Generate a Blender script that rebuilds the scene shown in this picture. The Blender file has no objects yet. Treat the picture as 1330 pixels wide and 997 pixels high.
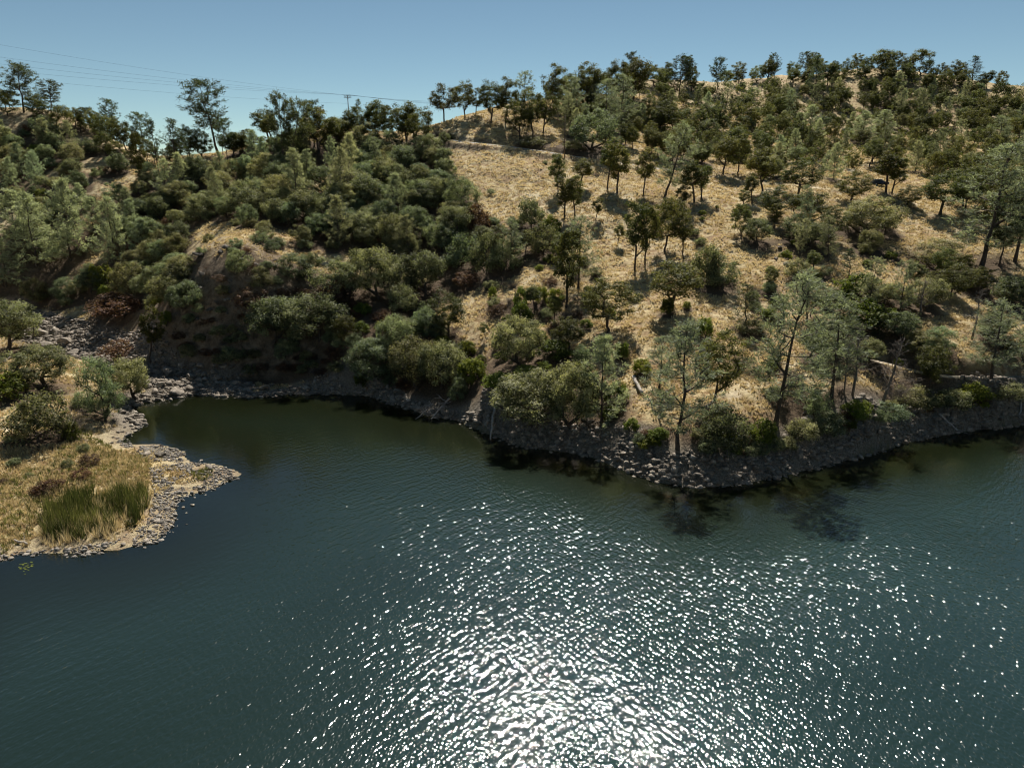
import bpy, math, random
import numpy as np
from math import radians, sin, cos, tan, pi

# ------------------------------------------------------------------ camera, sky, sun, exposure
SC = bpy.context.scene
COL = SC.collection
IMW, IMH, F = 1330.0, 997.0, 950.0          # photograph size and focal length in its pixels
CX, CY = IMW / 2, IMH / 2
PITCH, CAMZ = radians(16.0), 38.5
SUN_AZ, SUN_EL = radians(6.5), radians(51.0)  # azimuth to the right of +Y
SKY_STRENGTH, SUN_STRENGTH, EXPOSURE = 0.05, 5.0, 0.7

cam = bpy.data.cameras.new('camera')
cam.sensor_fit = 'HORIZONTAL'; cam.sensor_width = 36.0; cam.lens = 36.0 * F / IMW
cam.clip_start = 0.5; cam.clip_end = 20000
camo = bpy.data.objects.new('camera', cam); COL.objects.link(camo)
camo.location = (0, 0, CAMZ); camo.rotation_euler = (pi / 2 - PITCH, 0, 0)
SC.camera = camo

world = bpy.data.worlds.new('World'); SC.world = world; world.use_nodes = True
wn = world.node_tree.nodes; wl = world.node_tree.links
sky = wn.new('ShaderNodeTexSky'); sky.sky_type = 'NISHITA'; sky.sun_disc = False
sky.sun_elevation = SUN_EL; sky.sun_rotation = SUN_AZ
sky.altitude = 700; sky.air_density = 0.7; sky.dust_density = 0.0; sky.ozone_density = 1.0
tint = wn.new('ShaderNodeMix'); tint.data_type = 'RGBA'; tint.blend_type = 'MULTIPLY'; tint.inputs[0].default_value = 1.0; tint.inputs[7].default_value = (0.98, 1.05, 0.9, 1)   # the cyan cast of the whole sky
wl.new(sky.outputs[0], tint.inputs[6]); wl.new(tint.outputs[2], wn['Background'].inputs[0]); wn['Background'].inputs[1].default_value = SKY_STRENGTH

sl = bpy.data.lights.new('sun', 'SUN'); sl.energy = SUN_STRENGTH; sl.angle = radians(0.53); sl.color = (1.0, 0.94, 0.86)
so = bpy.data.objects.new('sun', sl); COL.objects.link(so)
so.rotation_euler = (-(pi / 2 - SUN_EL), 0, -SUN_AZ); so.location = (20, 120, 200)

SC.view_settings.view_transform = 'Standard'; SC.view_settings.look = 'None'
SC.view_settings.exposure = EXPOSURE; SC.view_settings.gamma = 1.0; SC.view_settings.use_curve_mapping = False
cy = SC.cycles
cy.use_denoising = True; cy.filter_width = 1.1; cy.use_adaptive_sampling = True; cy.adaptive_threshold = 0.025; cy.max_bounces = 4; cy.diffuse_bounces = 2; cy.glossy_bounces = 2; cy.use_light_tree = False
cy.transmission_bounces = 2; cy.transparent_max_bounces = 8; cy.volume_bounces = 0
cy.sample_clamp_indirect = 4.0; cy.sample_clamp_direct = 0.0; cy.caustics_reflective = False; cy.caustics_refractive = False

# ------------------------------------------------------------------ maths helpers
RNG = np.random.default_rng(7)
def ray(u, v):
    a = (u - CX) / F; b = (CY - v) / F
    return np.array([a, cos(PITCH) + b * sin(PITCH), -sin(PITCH) + b * cos(PITCH)])
def at_y(u, v, Y):
    d = ray(u, v); t = Y / d[1]; return np.array([d[0] * t, Y, CAMZ + d[2] * t])
def at_z(u, v, z=0.0):
    d = ray(u, v); t = (z - CAMZ) / d[2]; return np.array([d[0] * t, d[1] * t, z])
def proj(x, y, z):
    zz = z - CAMZ; dep = y * cos(PITCH) - zz * sin(PITCH); up = y * sin(PITCH) + zz * cos(PITCH)
    return CX + F * x / dep, CY - F * up / dep, dep
def smooth(a, b, x):
    t = np.clip((x - a) / (b - a), 0, 1); return t * t * (3 - 2 * t)
def _hash(i, j, s):
    h = (i * 374761393 + j * 668265263 + s * 1442695041) & 0xFFFFFFFF
    h = ((h ^ (h >> 13)) * 1274126177) & 0xFFFFFFFF
    return ((h ^ (h >> 16)) & 0xFFFF) / 65535.0
def vnoise(x, y, s=0):
    xi = np.floor(x).astype(np.int64); yi = np.floor(y).astype(np.int64)
    fx = x - xi; fy = y - yi; fx = fx * fx * (3 - 2 * fx); fy = fy * fy * (3 - 2 * fy)
    a = _hash(xi, yi, s); b = _hash(xi + 1, yi, s); c = _hash(xi, yi + 1, s); d = _hash(xi + 1, yi + 1, s)
    return (a * (1 - fx) + b * fx) * (1 - fy) + (c * (1 - fx) + d * fx) * fy - 0.5
def fbm(x, y, s=0, o=4):
    r = 0; a = 1.0
    for k in range(o):
        r = r + a * vnoise(x, y, s + k * 17); x = x * 2.03 + 11.3; y = y * 2.03 + 5.7; a *= 0.5
    return r

# ------------------------------------------------------------------ shoreline and terrain height
SHORE_PX = [(1500, 536), (1400, 545), (1330, 551), (1280, 557), (1230, 565), (1160, 580), (1100, 597), (1040, 612), (985, 624), (930, 632),
    (880, 630), (845, 624), (810, 610), (770, 594), (720, 585), (670, 578), (640, 565), (600, 548), (555, 540), (530, 530), (500, 521),
    (470, 513), (430, 512), (380, 512), (330, 516), (290, 514), (255, 512), (215, 519), (180, 524), (166, 530), (185, 545), (178, 560),
    (153, 574), (174, 577), (207, 576), (240, 586), (243, 596), (252, 601), (276, 601), (316, 615), (276, 635), (232, 646), (228, 665),
    (225, 683), (199, 704), (153, 714), (90, 718), (46, 717), (15, 722), (0, 729)]
SHORE = [tuple(at_z(u, v)[:2]) for u, v in SHORE_PX]
LAKE = [(400, 150), (250, 128), (170, 118)] + SHORE + [(-56, 54), (-80, 40), (-140, 25), (-260, -20), (-320, -280), (420, -280)]
LAKE = np.array(LAKE)
def lake_sd(x, y):
    """signed distance to the waterline, positive on land"""
    x = np.asarray(x, float); y = np.asarray(y, float)
    best = np.full(x.shape, 1e18); ins = np.zeros(x.shape, bool)
    n = len(LAKE)
    for i in range(n):
        ax, ay = LAKE[i]; bx, by = LAKE[(i + 1) % n]
        dx, dy = bx - ax, by - ay
        t = np.clip(((x - ax) * dx + (y - ay) * dy) / (dx * dx + dy * dy + 1e-9), 0, 1)
        best = np.minimum(best, (x - ax - t * dx) ** 2 + (y - ay - t * dy) ** 2)
        if abs(dy) > 1e-9:
            c = ((ay > y) != (by > y)) & (x < dx * (y - ay) / dy + ax)
            ins ^= c
    d = np.sqrt(best)
    return np.where(ins, -d, d)

CTRL = []   # world points the ground passes through
for u, v, Y in [
    (560, 490, 127), (560, 400, 148), (560, 330, 170), (560, 260, 198), (560, 205, 226), (575, 178, 238), (545, 172, 245),
    (640, 510, 111), (640, 400, 139), (640, 300, 174), (640, 240, 200), (650, 190, 226), (640, 160, 245), (610, 150, 252),
    (700, 450, 123), (700, 350, 151), (700, 260, 187), (700, 197, 221), (720, 165, 246),
    (760, 525, 106), (760, 440, 125), (760, 360, 148), (760, 280, 178), (780, 209, 216), (800, 170, 262),
    (830, 560, 96), (830, 470, 115), (830, 330, 160),
    (900, 575, 92), (900, 500, 107), (900, 400, 132), (900, 300, 169), (900, 245, 198), (900, 222, 214), (900, 170, 278), (900, 130, 330),
    (1010, 550, 97), (1010, 450, 118), (1010, 350, 146), (1010, 270, 182), (1000, 225, 222), (1000, 165, 295), (1000, 130, 345),
    (1150, 545, 101), (1150, 480, 115), (1150, 400, 134), (1150, 330, 159), (1145, 270, 187), (1142, 243, 203),
    (1100, 195, 284), (1100, 145, 350), (1200, 215, 252), (1200, 150, 348), (1180, 250, 208),
    (1300, 505, 112), (1300, 400, 137), (1300, 310, 168), (1300, 245, 212), (1300, 165, 320),
    # left bluff, brush gully and slopes across the creek
    (240, 480, 138), (240, 420, 144), (240, 372, 150), (300, 440, 139), (300, 400, 142), (300, 352, 146.5), (310, 330, 152), (310, 320, 157), (355, 400, 143), (355, 352, 149), (310, 300, 172), (310, 283, 188), (250, 340, 160), (380, 335, 163),
    (400, 400, 146), (400, 460, 137), (470, 450, 132), (470, 380, 151), (470, 300, 182), (400, 240, 217), (300, 235, 228), (470, 215, 232),
    (330, 495, 136), (100, 230, 240), (200, 250, 226), (0, 230, 243), (0, 330, 198), (100, 330, 203), (200, 330, 192), (200, 405, 165),
    (100, 403, 180), (-150, 330, 205), (-150, 230, 250), (-300, 400, 190),
    (45, 418, 178), (100, 442, 164), (160, 467, 150), (0, 405, 186),
    # near left bank
    (60, 480, 129), (0, 468, 128), (0, 540, 104), (60, 560, 100), (120, 500, 124), (150, 535, 113), (-120, 480, 122), (-200, 560, 100),
    (1480, 480, 118), (1480, 380, 145), (1480, 250, 215), (1600, 400, 140)]:
    CTRL.append(at_y(u, v, Y))
for u, v, z in [(100, 592, 1.3), (0, 620, 1.7), (0, 680, 0.6), (100, 650, 0.6), (200, 612, 0.5), (140, 690, 0.35), (260, 618, 0.3), (-120, 640, 2.0), (-120, 720, 1.0),
                (170, 500, 2.2), (215, 497, 1.6), (60, 690, .45)]:
    CTRL.append(at_z(u, v, z))
for u, v, Y in [(-200, 130, 310), (0, 143, 298), (60, 145, 292), (100, 155, 287), (130, 172, 280), (200, 203, 270), (300, 198, 264), (380, 178, 264), (450, 168, 268),
                (510, 174, 256), (575, 160, 262), (640, 142, 280), (740, 126, 305), (836, 105, 352), (900, 106, 372), (1000, 100, 395), (1100, 90, 418), (1190, 92, 420),
                (1250, 102, 412), (1330, 115, 400), (1500, 130, 390)]:      # skyline, then the ground falls away behind it
    p = at_y(u, v, Y); CTRL.append(p)
    for k, dz in ((1.14, -9), (1.5, -34)):
        CTRL.append(np.array([p[0] * k, p[1] * k, p[2] + dz]))
for x, y in SHORE[::1]: CTRL.append(np.array([x, y, 0.0]))
for u, v, z in [(400, 590, -3), (600, 640, -4), (900, 720, -5), (1200, 660, -4), (665, 800, -6), (200, 800, -4), (1250, 900, -6), (300, 700, -2.5), (280, 560, -1.5)]:
    CTRL.append(at_z(u, v, 0) + np.array([0, 0, z]))
CTRL = np.array(CTRL)
_S = 100.0
def _phi(r2): return 0.5 * r2 * np.log(r2 + 1e-12)
_P = CTRL[:, :2] / _S
_K = _phi(((_P[:, None] - _P[None]) ** 2).sum(-1)); _n = len(_P)
_A = np.zeros((_n + 3, _n + 3)); _A[:_n, :_n] = _K + np.eye(_n) * 2e-4
_A[:_n, _n] = 1; _A[:_n, _n + 1:] = _P; _A[_n, :_n] = 1; _A[_n + 1:, :_n] = _P.T
_wt = np.linalg.solve(_A, np.concatenate([CTRL[:, 2], np.zeros(3)]))
def tps(x, y):
    sh = x.shape; q = np.stack([x.ravel(), y.ravel()], 1) / _S; out = np.empty(len(q))
    for i in range(0, len(q), 20000):
        c = q[i:i + 20000]
        out[i:i + 20000] = _phi(((c[:, None] - _P[None]) ** 2).sum(-1)) @ _wt[:_n] + _wt[_n] + c @ _wt[_n + 1:]
    return out.reshape(sh)
ROADS = []   # (world polyline xyz, half width) benches cut in the slope
def height(x, y, fine=True):
    x = np.asarray(x, float); y = np.asarray(y, float)
    sd = lake_sd(x, y)
    r = np.hypot(x, y)
    base = np.full(x.shape, 0.0)
    m = (y > 20) & (r < 760)
    base[m] = tps(x[m], y[m])
    fall = np.minimum(45, 0.22 * np.maximum(sd, 0)) + 14 * fbm(x / 160, y / 160, 91) * smooth(10, 120, sd)
    w = smooth(28, 58, y) * (1 - smooth(480, 740, r)) * (1 - smooth(300, 420, np.abs(x)))
    h = base * w + fall * (1 - w)
    n = 1.5 * fbm(x / 26, y / 26, 3) + 0.7 * fbm(x / 7, y / 7, 5, 3)
    h = h + n * smooth(4, 30, sd) * np.where(y > 50, 1, 0.6)
    if fine:
        h = h + (0.34 * fbm(x / 2.6, y / 1.7, 9, 3)) * smooth(1.0, 6, sd)
    land = np.maximum(h, 0.04 + 0.05 * np.minimum(sd, 6))
    lake = np.clip(np.minimum(h, 0.14 * sd - 0.05), -7, 0)
    h = np.where(sd > 0, land, lake)
    for pts, hw in ROADS:
        best = np.full(x.shape, 1e18); zz = np.zeros(x.shape)
        for (a, b) in zip(pts[:-1], pts[1:]):
            dx, dy = b[0] - a[0], b[1] - a[1]
            t = np.clip(((x - a[0]) * dx + (y - a[1]) * dy) / (dx * dx + dy * dy), 0, 1)
            d = (x - a[0] - t * dx) ** 2 + (y - a[1] - t * dy) ** 2
            c = d < best; best = np.where(c, d, best); zz = np.where(c, a[2] + t * (b[2] - a[2]), zz)
        d = np.sqrt(best); k = 1 - smooth(hw * 1.15, hw * 2.6, d)
        h = h * (1 - k) + zz * k
    return h

GX = np.arange(-340, 440.1, 1.0); GY = np.arange(40, 520.1, 1.0)
def make_grid():
    global GZ
    xx, yy = np.meshgrid(GX, GY, indexing='ij'); GZ = height(xx, yy, fine=False)
def gz(x, y):
    i = np.clip((x - GX[0]), 0, len(GX) - 1.001); j = np.clip((y - GY[0]), 0, len(GY) - 1.001)
    i0 = i.astype(int); j0 = j.astype(int); fx = i - i0; fy = j - j0
    return (GZ[i0, j0] * (1 - fx) + GZ[i0 + 1, j0] * fx) * (1 - fy) + (GZ[i0, j0 + 1] * (1 - fx) + GZ[i0 + 1, j0 + 1] * fx) * fy
_T = np.concatenate([np.arange(45, 200, 0.4), np.arange(200, 520, 0.8)])
def hit(u, v):
    """where the line of sight through (u, v) first meets the ground"""
    d = ray(u, v); Y = _T * d[1]
    p = d[None] * _T[:, None]; z = CAMZ + p[:, 2]
    g = gz(p[:, 0], p[:, 1])
    k = np.nonzero(z < g)[0]
    if len(k) == 0: return None
    k = k[0]
    if k > 0:
        a = (z[k - 1] - g[k - 1]); b = (g[k] - z[k]); t = _T[k - 1] + (_T[k] - _T[k - 1]) * a / (a + b + 1e-9)
    else: t = _T[0]
    q = d * t
    return np.array([q[0], q[1], CAMZ + q[2]])
make_grid()
def ground_line(px, lift=0.0, n=8):
    pts = []
    for (a, b) in zip(px[:-1], px[1:]):
        for k in range(n):
            t = k / n; h = hit(a[0] + (b[0] - a[0]) * t, a[1] + (b[1] - a[1]) * t)
            if h is not None: pts.append(h)
    h = hit(*px[-1]); pts.append(h)
    P = np.array(pts)
    for _ in range(6):
        P[1:-1] = 0.25 * P[:-2] + 0.5 * P[1:-1] + 0.25 * P[2:]
    return P
road_pts = ground_line([(562, 180), (610, 186), (660, 191), (720, 200), (780, 209), (850, 219), (872, 222)])
path_pts = ground_line([(1120, 466), (1160, 474), (1190, 483), (1220, 489), (1275, 491), (1330, 490)], n=5)
ROADS.append((road_pts, 1.5)); ROADS.append((path_pts, 0.7))
make_grid()

# ------------------------------------------------------------------ object helpers
def mesh_np(name, verts, faces, mat=None, attrs=None, smooth_shade=False):
    """faces: (n,k) int array of equal-size polygons, or list of such arrays"""
    me = bpy.data.meshes.new(name)
    verts = np.asarray(verts, np.float32)
    fl = faces if isinstance(faces, list) else [faces]
    fl = [np.asarray(f, np.int32) for f in fl if len(f)]
    me.vertices.add(len(verts)); me.vertices.foreach_set('co', verts.ravel())
    nl = sum(f.size for f in fl); npol = sum(len(f) for f in fl)
    me.loops.add(nl); me.polygons.add(npol)
    me.loops.foreach_set('vertex_index', np.concatenate([f.ravel() for f in fl]))
    starts = []; o = 0
    for f in fl:
        starts.append(o + np.arange(len(f)) * f.shape[1]); o += f.size
    me.polygons.foreach_set('loop_start', np.concatenate(starts).astype(np.int32))
    if smooth_shade: me.polygons.foreach_set('use_smooth', np.ones(npol, bool))
    me.update(calc_edges=True)
    if attrs:
        for k, a in attrs.items():
            at = me.attributes.new(k, 'FLOAT', 'POINT'); at.data.foreach_set('value', np.asarray(a, np.float32))
    if mat: me.materials.append(mat)
    return me
def link(name, me, parent=None, kind=None, label=None, cat=None, group=None, loc=None):
    o = bpy.data.objects.new(name, me); COL.objects.link(o)
    if parent is not None: o.parent = parent
    if loc is not None: o.location = loc
    if kind: o['kind'] = kind
    if label: o['label'] = label
    if cat: o['category'] = cat
    if group: o['group'] = group
    return o
class MB:
    """collects shapes into one mesh"""
    def __init__(s): s.v = []; s.f = {}; s.n = 0
    def add(s, v, f):
        v = np.asarray(v, float); s.v.append(v)
        for k in f:
            k = np.asarray(k)
            if len(k): s.f.setdefault(k.shape[1], []).append(k + s.n)
        s.n += len(v)
    def tube(s, pts, rad, seg=6, cap=True):
        pts = np.asarray(pts, float); n = len(pts); V = []
        for i in range(n):
            t = pts[min(i + 1, n - 1)] - pts[max(i - 1, 0)]; t = t / (np.linalg.norm(t) + 1e-9)
            a = np.cross(t, (0.31, 0.2, 0.93) if abs(t[2]) < 0.9 else (1, 0.1, 0)); a /= np.linalg.norm(a) + 1e-9; b = np.cross(t, a)
            for k in range(seg):
                an = 2 * pi * k / seg; V.append(pts[i] + rad[i] * (cos(an) * a + sin(an) * b))
        Q = [[i * seg + k, i * seg + (k + 1) % seg, (i + 1) * seg + (k + 1) % seg, (i + 1) * seg + k] for i in range(n - 1) for k in range(seg)]
        fs = [np.array(Q)]
        if cap:
            V.append(pts[0]); V.append(pts[-1]); a, b = n * seg, n * seg + 1
            fs.append(np.array([[a, (k + 1) % seg, k] for k in range(seg)] + [[b, (n - 1) * seg + k, (n - 1) * seg + (k + 1) % seg] for k in range(seg)]))
        s.add(V, fs)
    def box(s, c, d, taper=(1, 1)):
        x, y, z = [q / 2 for q in d]; tx, ty = taper
        V = [(-x, -y, -z), (x, -y, -z), (x, y, -z), (-x, y, -z), (-x * tx, -y * ty, z), (x * tx, -y * ty, z), (x * tx, y * ty, z), (-x * tx, y * ty, z)]
        s.add(np.array(V) + np.array(c), [np.array([[0, 3, 2, 1], [4, 5, 6, 7], [0, 1, 5, 4], [1, 2, 6, 5], [2, 3, 7, 6], [3, 0, 4, 7]])])
    def mesh(s, name, mat, **k):
        return mesh_np(name, np.concatenate(s.v), [np.concatenate(q) for q in s.f.values()], mat, **k)

# ------------------------------------------------------------------ materials
def new_mat(name):
    m = bpy.data.materials.new(name); m.use_nodes = True
    nt = m.node_tree; nt.nodes.clear()
    out = nt.nodes.new('ShaderNodeOutputMaterial')
    return m, nt, out
def N(nt, t, **k):
    n = nt.nodes.new(t)
    for a, b in k.items(): setattr(n, a, b)
    return n
def principled(nt, rough=0.8, spec=0.3):
    p = N(nt, 'ShaderNodeBsdfPrincipled'); p.inputs['Roughness'].default_value = rough; p.inputs['Specular IOR Level'].default_value = spec
    return p
def ramp(nt, fac, stops):
    r = N(nt, 'ShaderNodeValToRGB'); e = r.color_ramp.elements
    while len(e) < len(stops): e.new(0.5)
    for q, (p, c) in zip(e, stops): q.position = p; q.color = (*c, 1)
    nt.links.new(fac, r.inputs[0]); return r.outputs[0]
def noise(nt, scale, detail=3, rough=0.55, vec=None):
    n = N(nt, 'ShaderNodeTexNoise'); n.inputs['Scale'].default_value = scale; n.inputs['Detail'].default_value = detail; n.inputs['Roughness'].default_value = rough
    if vec is not None: nt.links.new(vec, n.inputs['Vector'])
    return n.outputs[0]
def mixc(nt, fac, a, b, mode='MIX'):
    m = N(nt, 'ShaderNodeMix', data_type='RGBA', blend_type=mode)
    for s, x in ((m.inputs[0], fac), (m.inputs[6], a), (m.inputs[7], b)):
        if isinstance(x, (int, float)): s.default_value = x
        elif isinstance(x, tuple): s.default_value = (*x, 1)
        else: nt.links.new(x, s)
    return m.outputs[2]
def math_n(nt, op, a, b=0.0):
    m = N(nt, 'ShaderNodeMath', operation=op)
    for s, x in ((m.inputs[0], a), (m.inputs[1], b)):
        if isinstance(x, (int, float)): s.default_value = x
        else: nt.links.new(x, s)
    return m.outputs[0]
def attr(nt, name): 
    a = N(nt, 'ShaderNodeAttribute', attribute_name=name); return a.outputs['Fac']
def bump(nt, h, dist=0.1, strength=1.0, nrm=None):
    b = N(nt, 'ShaderNodeBump'); b.inputs['Distance'].default_value = dist; b.inputs['Strength'].default_value = strength
    nt.links.new(h, b.inputs['Height'])
    if nrm is not None: nt.links.new(nrm, b.inputs['Normal'])
    return b.outputs[0]

def leaf_mat(name, dark, light, trans=0.42, rough=0.6, tcol=None, spec=0.12):
    m, nt, out = new_mat(name)
    c = mixc(nt, attr(nt, 'tint'), dark, light)
    oi = N(nt, 'ShaderNodeObjectInfo')
    c = mixc(nt, 1.0, c, oi.outputs['Color'], 'MULTIPLY')
    p = principled(nt, rough, spec); nt.links.new(c, p.inputs['Base Color'])
    t = N(nt, 'ShaderNodeBsdfTranslucent')
    nt.links.new(mixc(nt, 1.0, c, tcol or (1.2, 1.25, 0.7), 'MULTIPLY'), t.inputs[0])
    x = N(nt, 'ShaderNodeMixShader'); x.inputs[0].default_value = trans
    nt.links.new(p.outputs[0], x.inputs[1]); nt.links.new(t.outputs[0], x.inputs[2]); nt.links.new(x.outputs[0], out.inputs[0])
    return m
M = {}
M['oak'] = leaf_mat('oak_leaves', (0.04, 0.05, 0.016), (0.168, 0.17, 0.058))
M['live'] = leaf_mat('evergreen_leaves', (0.038, 0.048, 0.02), (0.305, 0.325, 0.19), 0.42, 0.6, None, 0.12)
M['pine'] = leaf_mat('grey_pine_needles', (0.085, 0.098, 0.062), (0.34, 0.36, 0.25), 0.42, 0.6, None, 0.12)
M['dark_pine'] = leaf_mat('dark_pine_needles', (0.035, 0.045, 0.022), (0.085, 0.10, 0.05), 0.45)
M['green'] = leaf_mat('green_bush_leaves', (0.05, 0.075, 0.015), (0.20, 0.225, 0.045), 0.45)
M['red'] = leaf_mat('russet_shrub_leaves', (0.06, 0.035, 0.024), (0.17, 0.10, 0.07), 0.45)
M['reed'] = leaf_mat('reed_blades', (0.032, 0.042, 0.015), (0.18, 0.175, 0.068), 0.4)
M['dry'] = leaf_mat('dry_grass_blades', (0.42, 0.335, 0.18), (0.66, 0.565, 0.345), 0.35, 0.7, (1.1, 1.0, 0.8))
def bark(name, c1, c2):
    m, nt, out = new_mat(name); p = principled(nt, 0.9, 0.15)
    tc = N(nt, 'ShaderNodeTexCoord'); mp = N(nt, 'ShaderNodeMapping'); mp.inputs['Scale'].default_value = (5, 5, 1.2)
    nt.links.new(tc.outputs['Object'], mp.inputs[0])
    n = noise(nt, 2.2, 4, 0.6, mp.outputs[0])
    nt.links.new(ramp(nt, n, [(0.3, c1), (0.7, c2)]), p.inputs['Base Color'])
    nt.links.new(bump(nt, n, 0.05), p.inputs['Normal']); nt.links.new(p.outputs[0], out.inputs[0]); return m
M['bark'] = bark('bark', (0.035, 0.027, 0.02), (0.12, 0.095, 0.075))
M['pale_wood'] = bark('weathered_wood', (0.22, 0.19, 0.16), (0.55, 0.50, 0.44))
M['twig'] = bark('grey_twigs', (0.10, 0.085, 0.07), (0.24, 0.205, 0.17))
M['pole'] = bark('pole_timber', (0.09, 0.065, 0.045), (0.17, 0.13, 0.095))
def rock_mat(name, c1, c2, c3):
    m, nt, out = new_mat(name); p = principled(nt, 0.85, 0.3)
    g = N(nt, 'ShaderNodeNewGeometry')
    n1 = noise(nt, 0.9, 5, 0.65, g.outputs['Position']); n2 = noise(nt, 6.0, 4, 0.6, g.outputs['Position'])
    c = ramp(nt, n1, [(0.32, c1), (0.5, c2), (0.68, c3)])
    c = mixc(nt, 0.5, c, ramp(nt, n2, [(0.3, (0.45, 0.44, 0.42)), (0.7, (1, 1, 1))]), 'MULTIPLY')
    oi = N(nt, 'ShaderNodeObjectInfo'); c = mixc(nt, 1.0, c, oi.outputs['Color'], 'MULTIPLY')
    nt.links.new(c, p.inputs['Base Color']); nt.links.new(bump(nt, n2, 0.12), p.inputs['Normal'])
    nt.links.new(p.outputs[0], out.inputs[0]); return m
M['rock'] = rock_mat('grey_rock', (0.09, 0.074, 0.056), (0.225, 0.19, 0.148), (0.41, 0.36, 0.295))
M['gravel'] = rock_mat('bank_cobbles', (0.11, 0.095, 0.078), (0.24, 0.215, 0.18), (0.40, 0.365, 0.31))
def plain(name, c, rough=0.6, metal=0.0, spec=0.4):
    m, nt, out = new_mat(name); p = principled(nt, rough, spec); p.inputs['Metallic'].default_value = metal
    n = noise(nt, 7.0, 3); a = tuple(x * 0.82 for x in c)
    nt.links.new(ramp(nt, n, [(0.35, a), (0.65, c)]), p.inputs['Base Color']); nt.links.new(p.outputs[0], out.inputs[0]); return m

# ------------------------------------------------------------------ plant and rock shapes
def grow(seed, trunk, clumps, rtip=0.025, power=0.47, seg=0.9):
    """connects every leaf clump to the trunk through the nearest growing branch; returns list of (a, b, ra, rb) limbs"""
    rng = np.random.default_rng(seed)
    pos = [np.array(p, float) for p in trunk]; par = [-1] + list(range(len(trunk) - 1))
    P = np.array(pos)
    order = np.argsort(np.linalg.norm(clumps - np.array(trunk[len(trunk) // 2]), axis=1))
    tips = []
    for ci in order:
        c = clumps[ci]; d = np.linalg.norm(P - c, axis=1) + 1.6 * np.maximum(0, P[:, 2] - c[2] + 0.2)
        k = int(np.argmin(d)); a = pos[k]; L = np.linalg.norm(c - a); n = max(1, int(L / seg)); prev = k
        for i in range(1, n + 1):
            t = i / n; q = a + (c - a) * t
            if i < n: q = q + rng.normal(0, 0.09 * L / n ** 0.5, 3) + np.array([0, 0, 0.10 * L * sin(pi * t)])
            pos.append(q); par.append(prev); prev = len(pos) - 1
        tips.append(prev); P = np.array(pos)
    cnt = np.zeros(len(pos))
    for t in tips:
        j = t
        while j >= 0: cnt[j] += 1; j = par[j]
    r = rtip * np.maximum(cnt, 1) ** power
    return pos, par, r
def limbs_mesh(name, pos, par, r, mat, rmin=0.0, flare=1.35, ntr=2):
    mb = MB()
    for i in range(1, len(pos)):
        j = par[i]
        if r[i] < rmin: continue
        ra = r[j] * (flare if j == 0 else 1); ra = min(ra, r[i] * 1.7)
        if j == 0: ra = r[0] * flare
        mb.tube([pos[j], pos[i]], [ra, r[i]], 7 if r[i] > 0.1 else (5 if r[i] > 0.05 else 4), cap=False)
    return mb.mesh(name, mat, smooth_shade=True)
def leaves_np(rng, centers, radii, per, size, flat=0.92, aspect=0.5, out=0.75, droop=0.0, shell=0.45):
    n = len(centers); C = np.repeat(centers, per, 0); R = np.repeat(radii, per)
    d = rng.normal(size=(n * per, 3)); d /= np.linalg.norm(d, axis=1)[:, None]
    d[:, 2] = np.where((d[:, 2] < -0.2) & (rng.random(n * per) < 0.6), -d[:, 2], d[:, 2])
    rad = R * (shell + (1 - shell) * rng.random(n * per) ** 0.6) * (1 + 0.25 * rng.normal(size=n * per))
    p = C + d * rad[:, None] * np.array([1, 1, flat])
    nr = d * out + rng.normal(size=d.shape) * (1 - out) * 1.2; nr[:, 2] += 0.2; nr /= np.linalg.norm(nr, axis=1)[:, None]
    a = np.cross(nr, rng.normal(size=d.shape)); a /= np.linalg.norm(a, axis=1)[:, None]; b = np.cross(nr, a)
    s = size * (0.6 + 0.8 * rng.random(n * per))[:, None]
    V = np.stack([p - a * s, p - b * s * aspect, p + a * s - nr * s * 0.25, p + b * s * aspect], 1).reshape(-1, 3)
    tc = np.repeat(np.clip(0.5 + 0.22 * rng.normal(size=n), 0, 1), per)
    t = np.clip(tc + 0.22 * rng.normal(size=n * per), 0, 1)
    return V, np.repeat(t, 4)
def needles_np(rng, centers, dirs, radii, per, wid, size_j=0.4, spread=0.9):
    n = len(centers); C = np.repeat(centers, per, 0); R = np.repeat(radii, per)[:, None]; D = np.repeat(dirs, per, 0)
    d = D + rng.normal(size=(n * per, 3)) * spread; d /= np.linalg.norm(d, axis=1)[:, None]
    L = R * (0.6 + 0.8 * rng.random((n * per, 1)))
    p0 = C + rng.normal(size=d.shape) * R * 0.35; p1 = p0 + d * L
    b = np.cross(d, rng.normal(size=d.shape)); b /= np.linalg.norm(b, axis=1)[:, None]; w = wid * (0.6 + 0.8 * rng.random((n * per, 1)))
    m = (p0 + p1) / 2
    V = np.stack([p0, m - b * w, p1, m + b * w], 1).reshape(-1, 3)
    t = np.clip(np.repeat(np.clip(0.5 + 0.2 * rng.normal(size=n), 0, 1), per) + 0.22 * rng.normal(size=n * per), 0, 1)
    return V, np.repeat(t, 4)
def quads(n): return np.arange(n * 4).reshape(-1, 4)
VAR = {}    # kind -> list of dict(parts=[(name, mesh)], w, h)
def add_var(kind, parts, ref):
    w = float(np.mean([np.percentile(ref[:, 0], 98) - np.percentile(ref[:, 0], 2), np.percentile(ref[:, 1], 98) - np.percentile(ref[:, 1], 2)]))
    VAR.setdefault(kind, []).append(dict(parts=parts, w=w, h=float(np.percentile(ref[:, 2], 99.5))))
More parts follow.
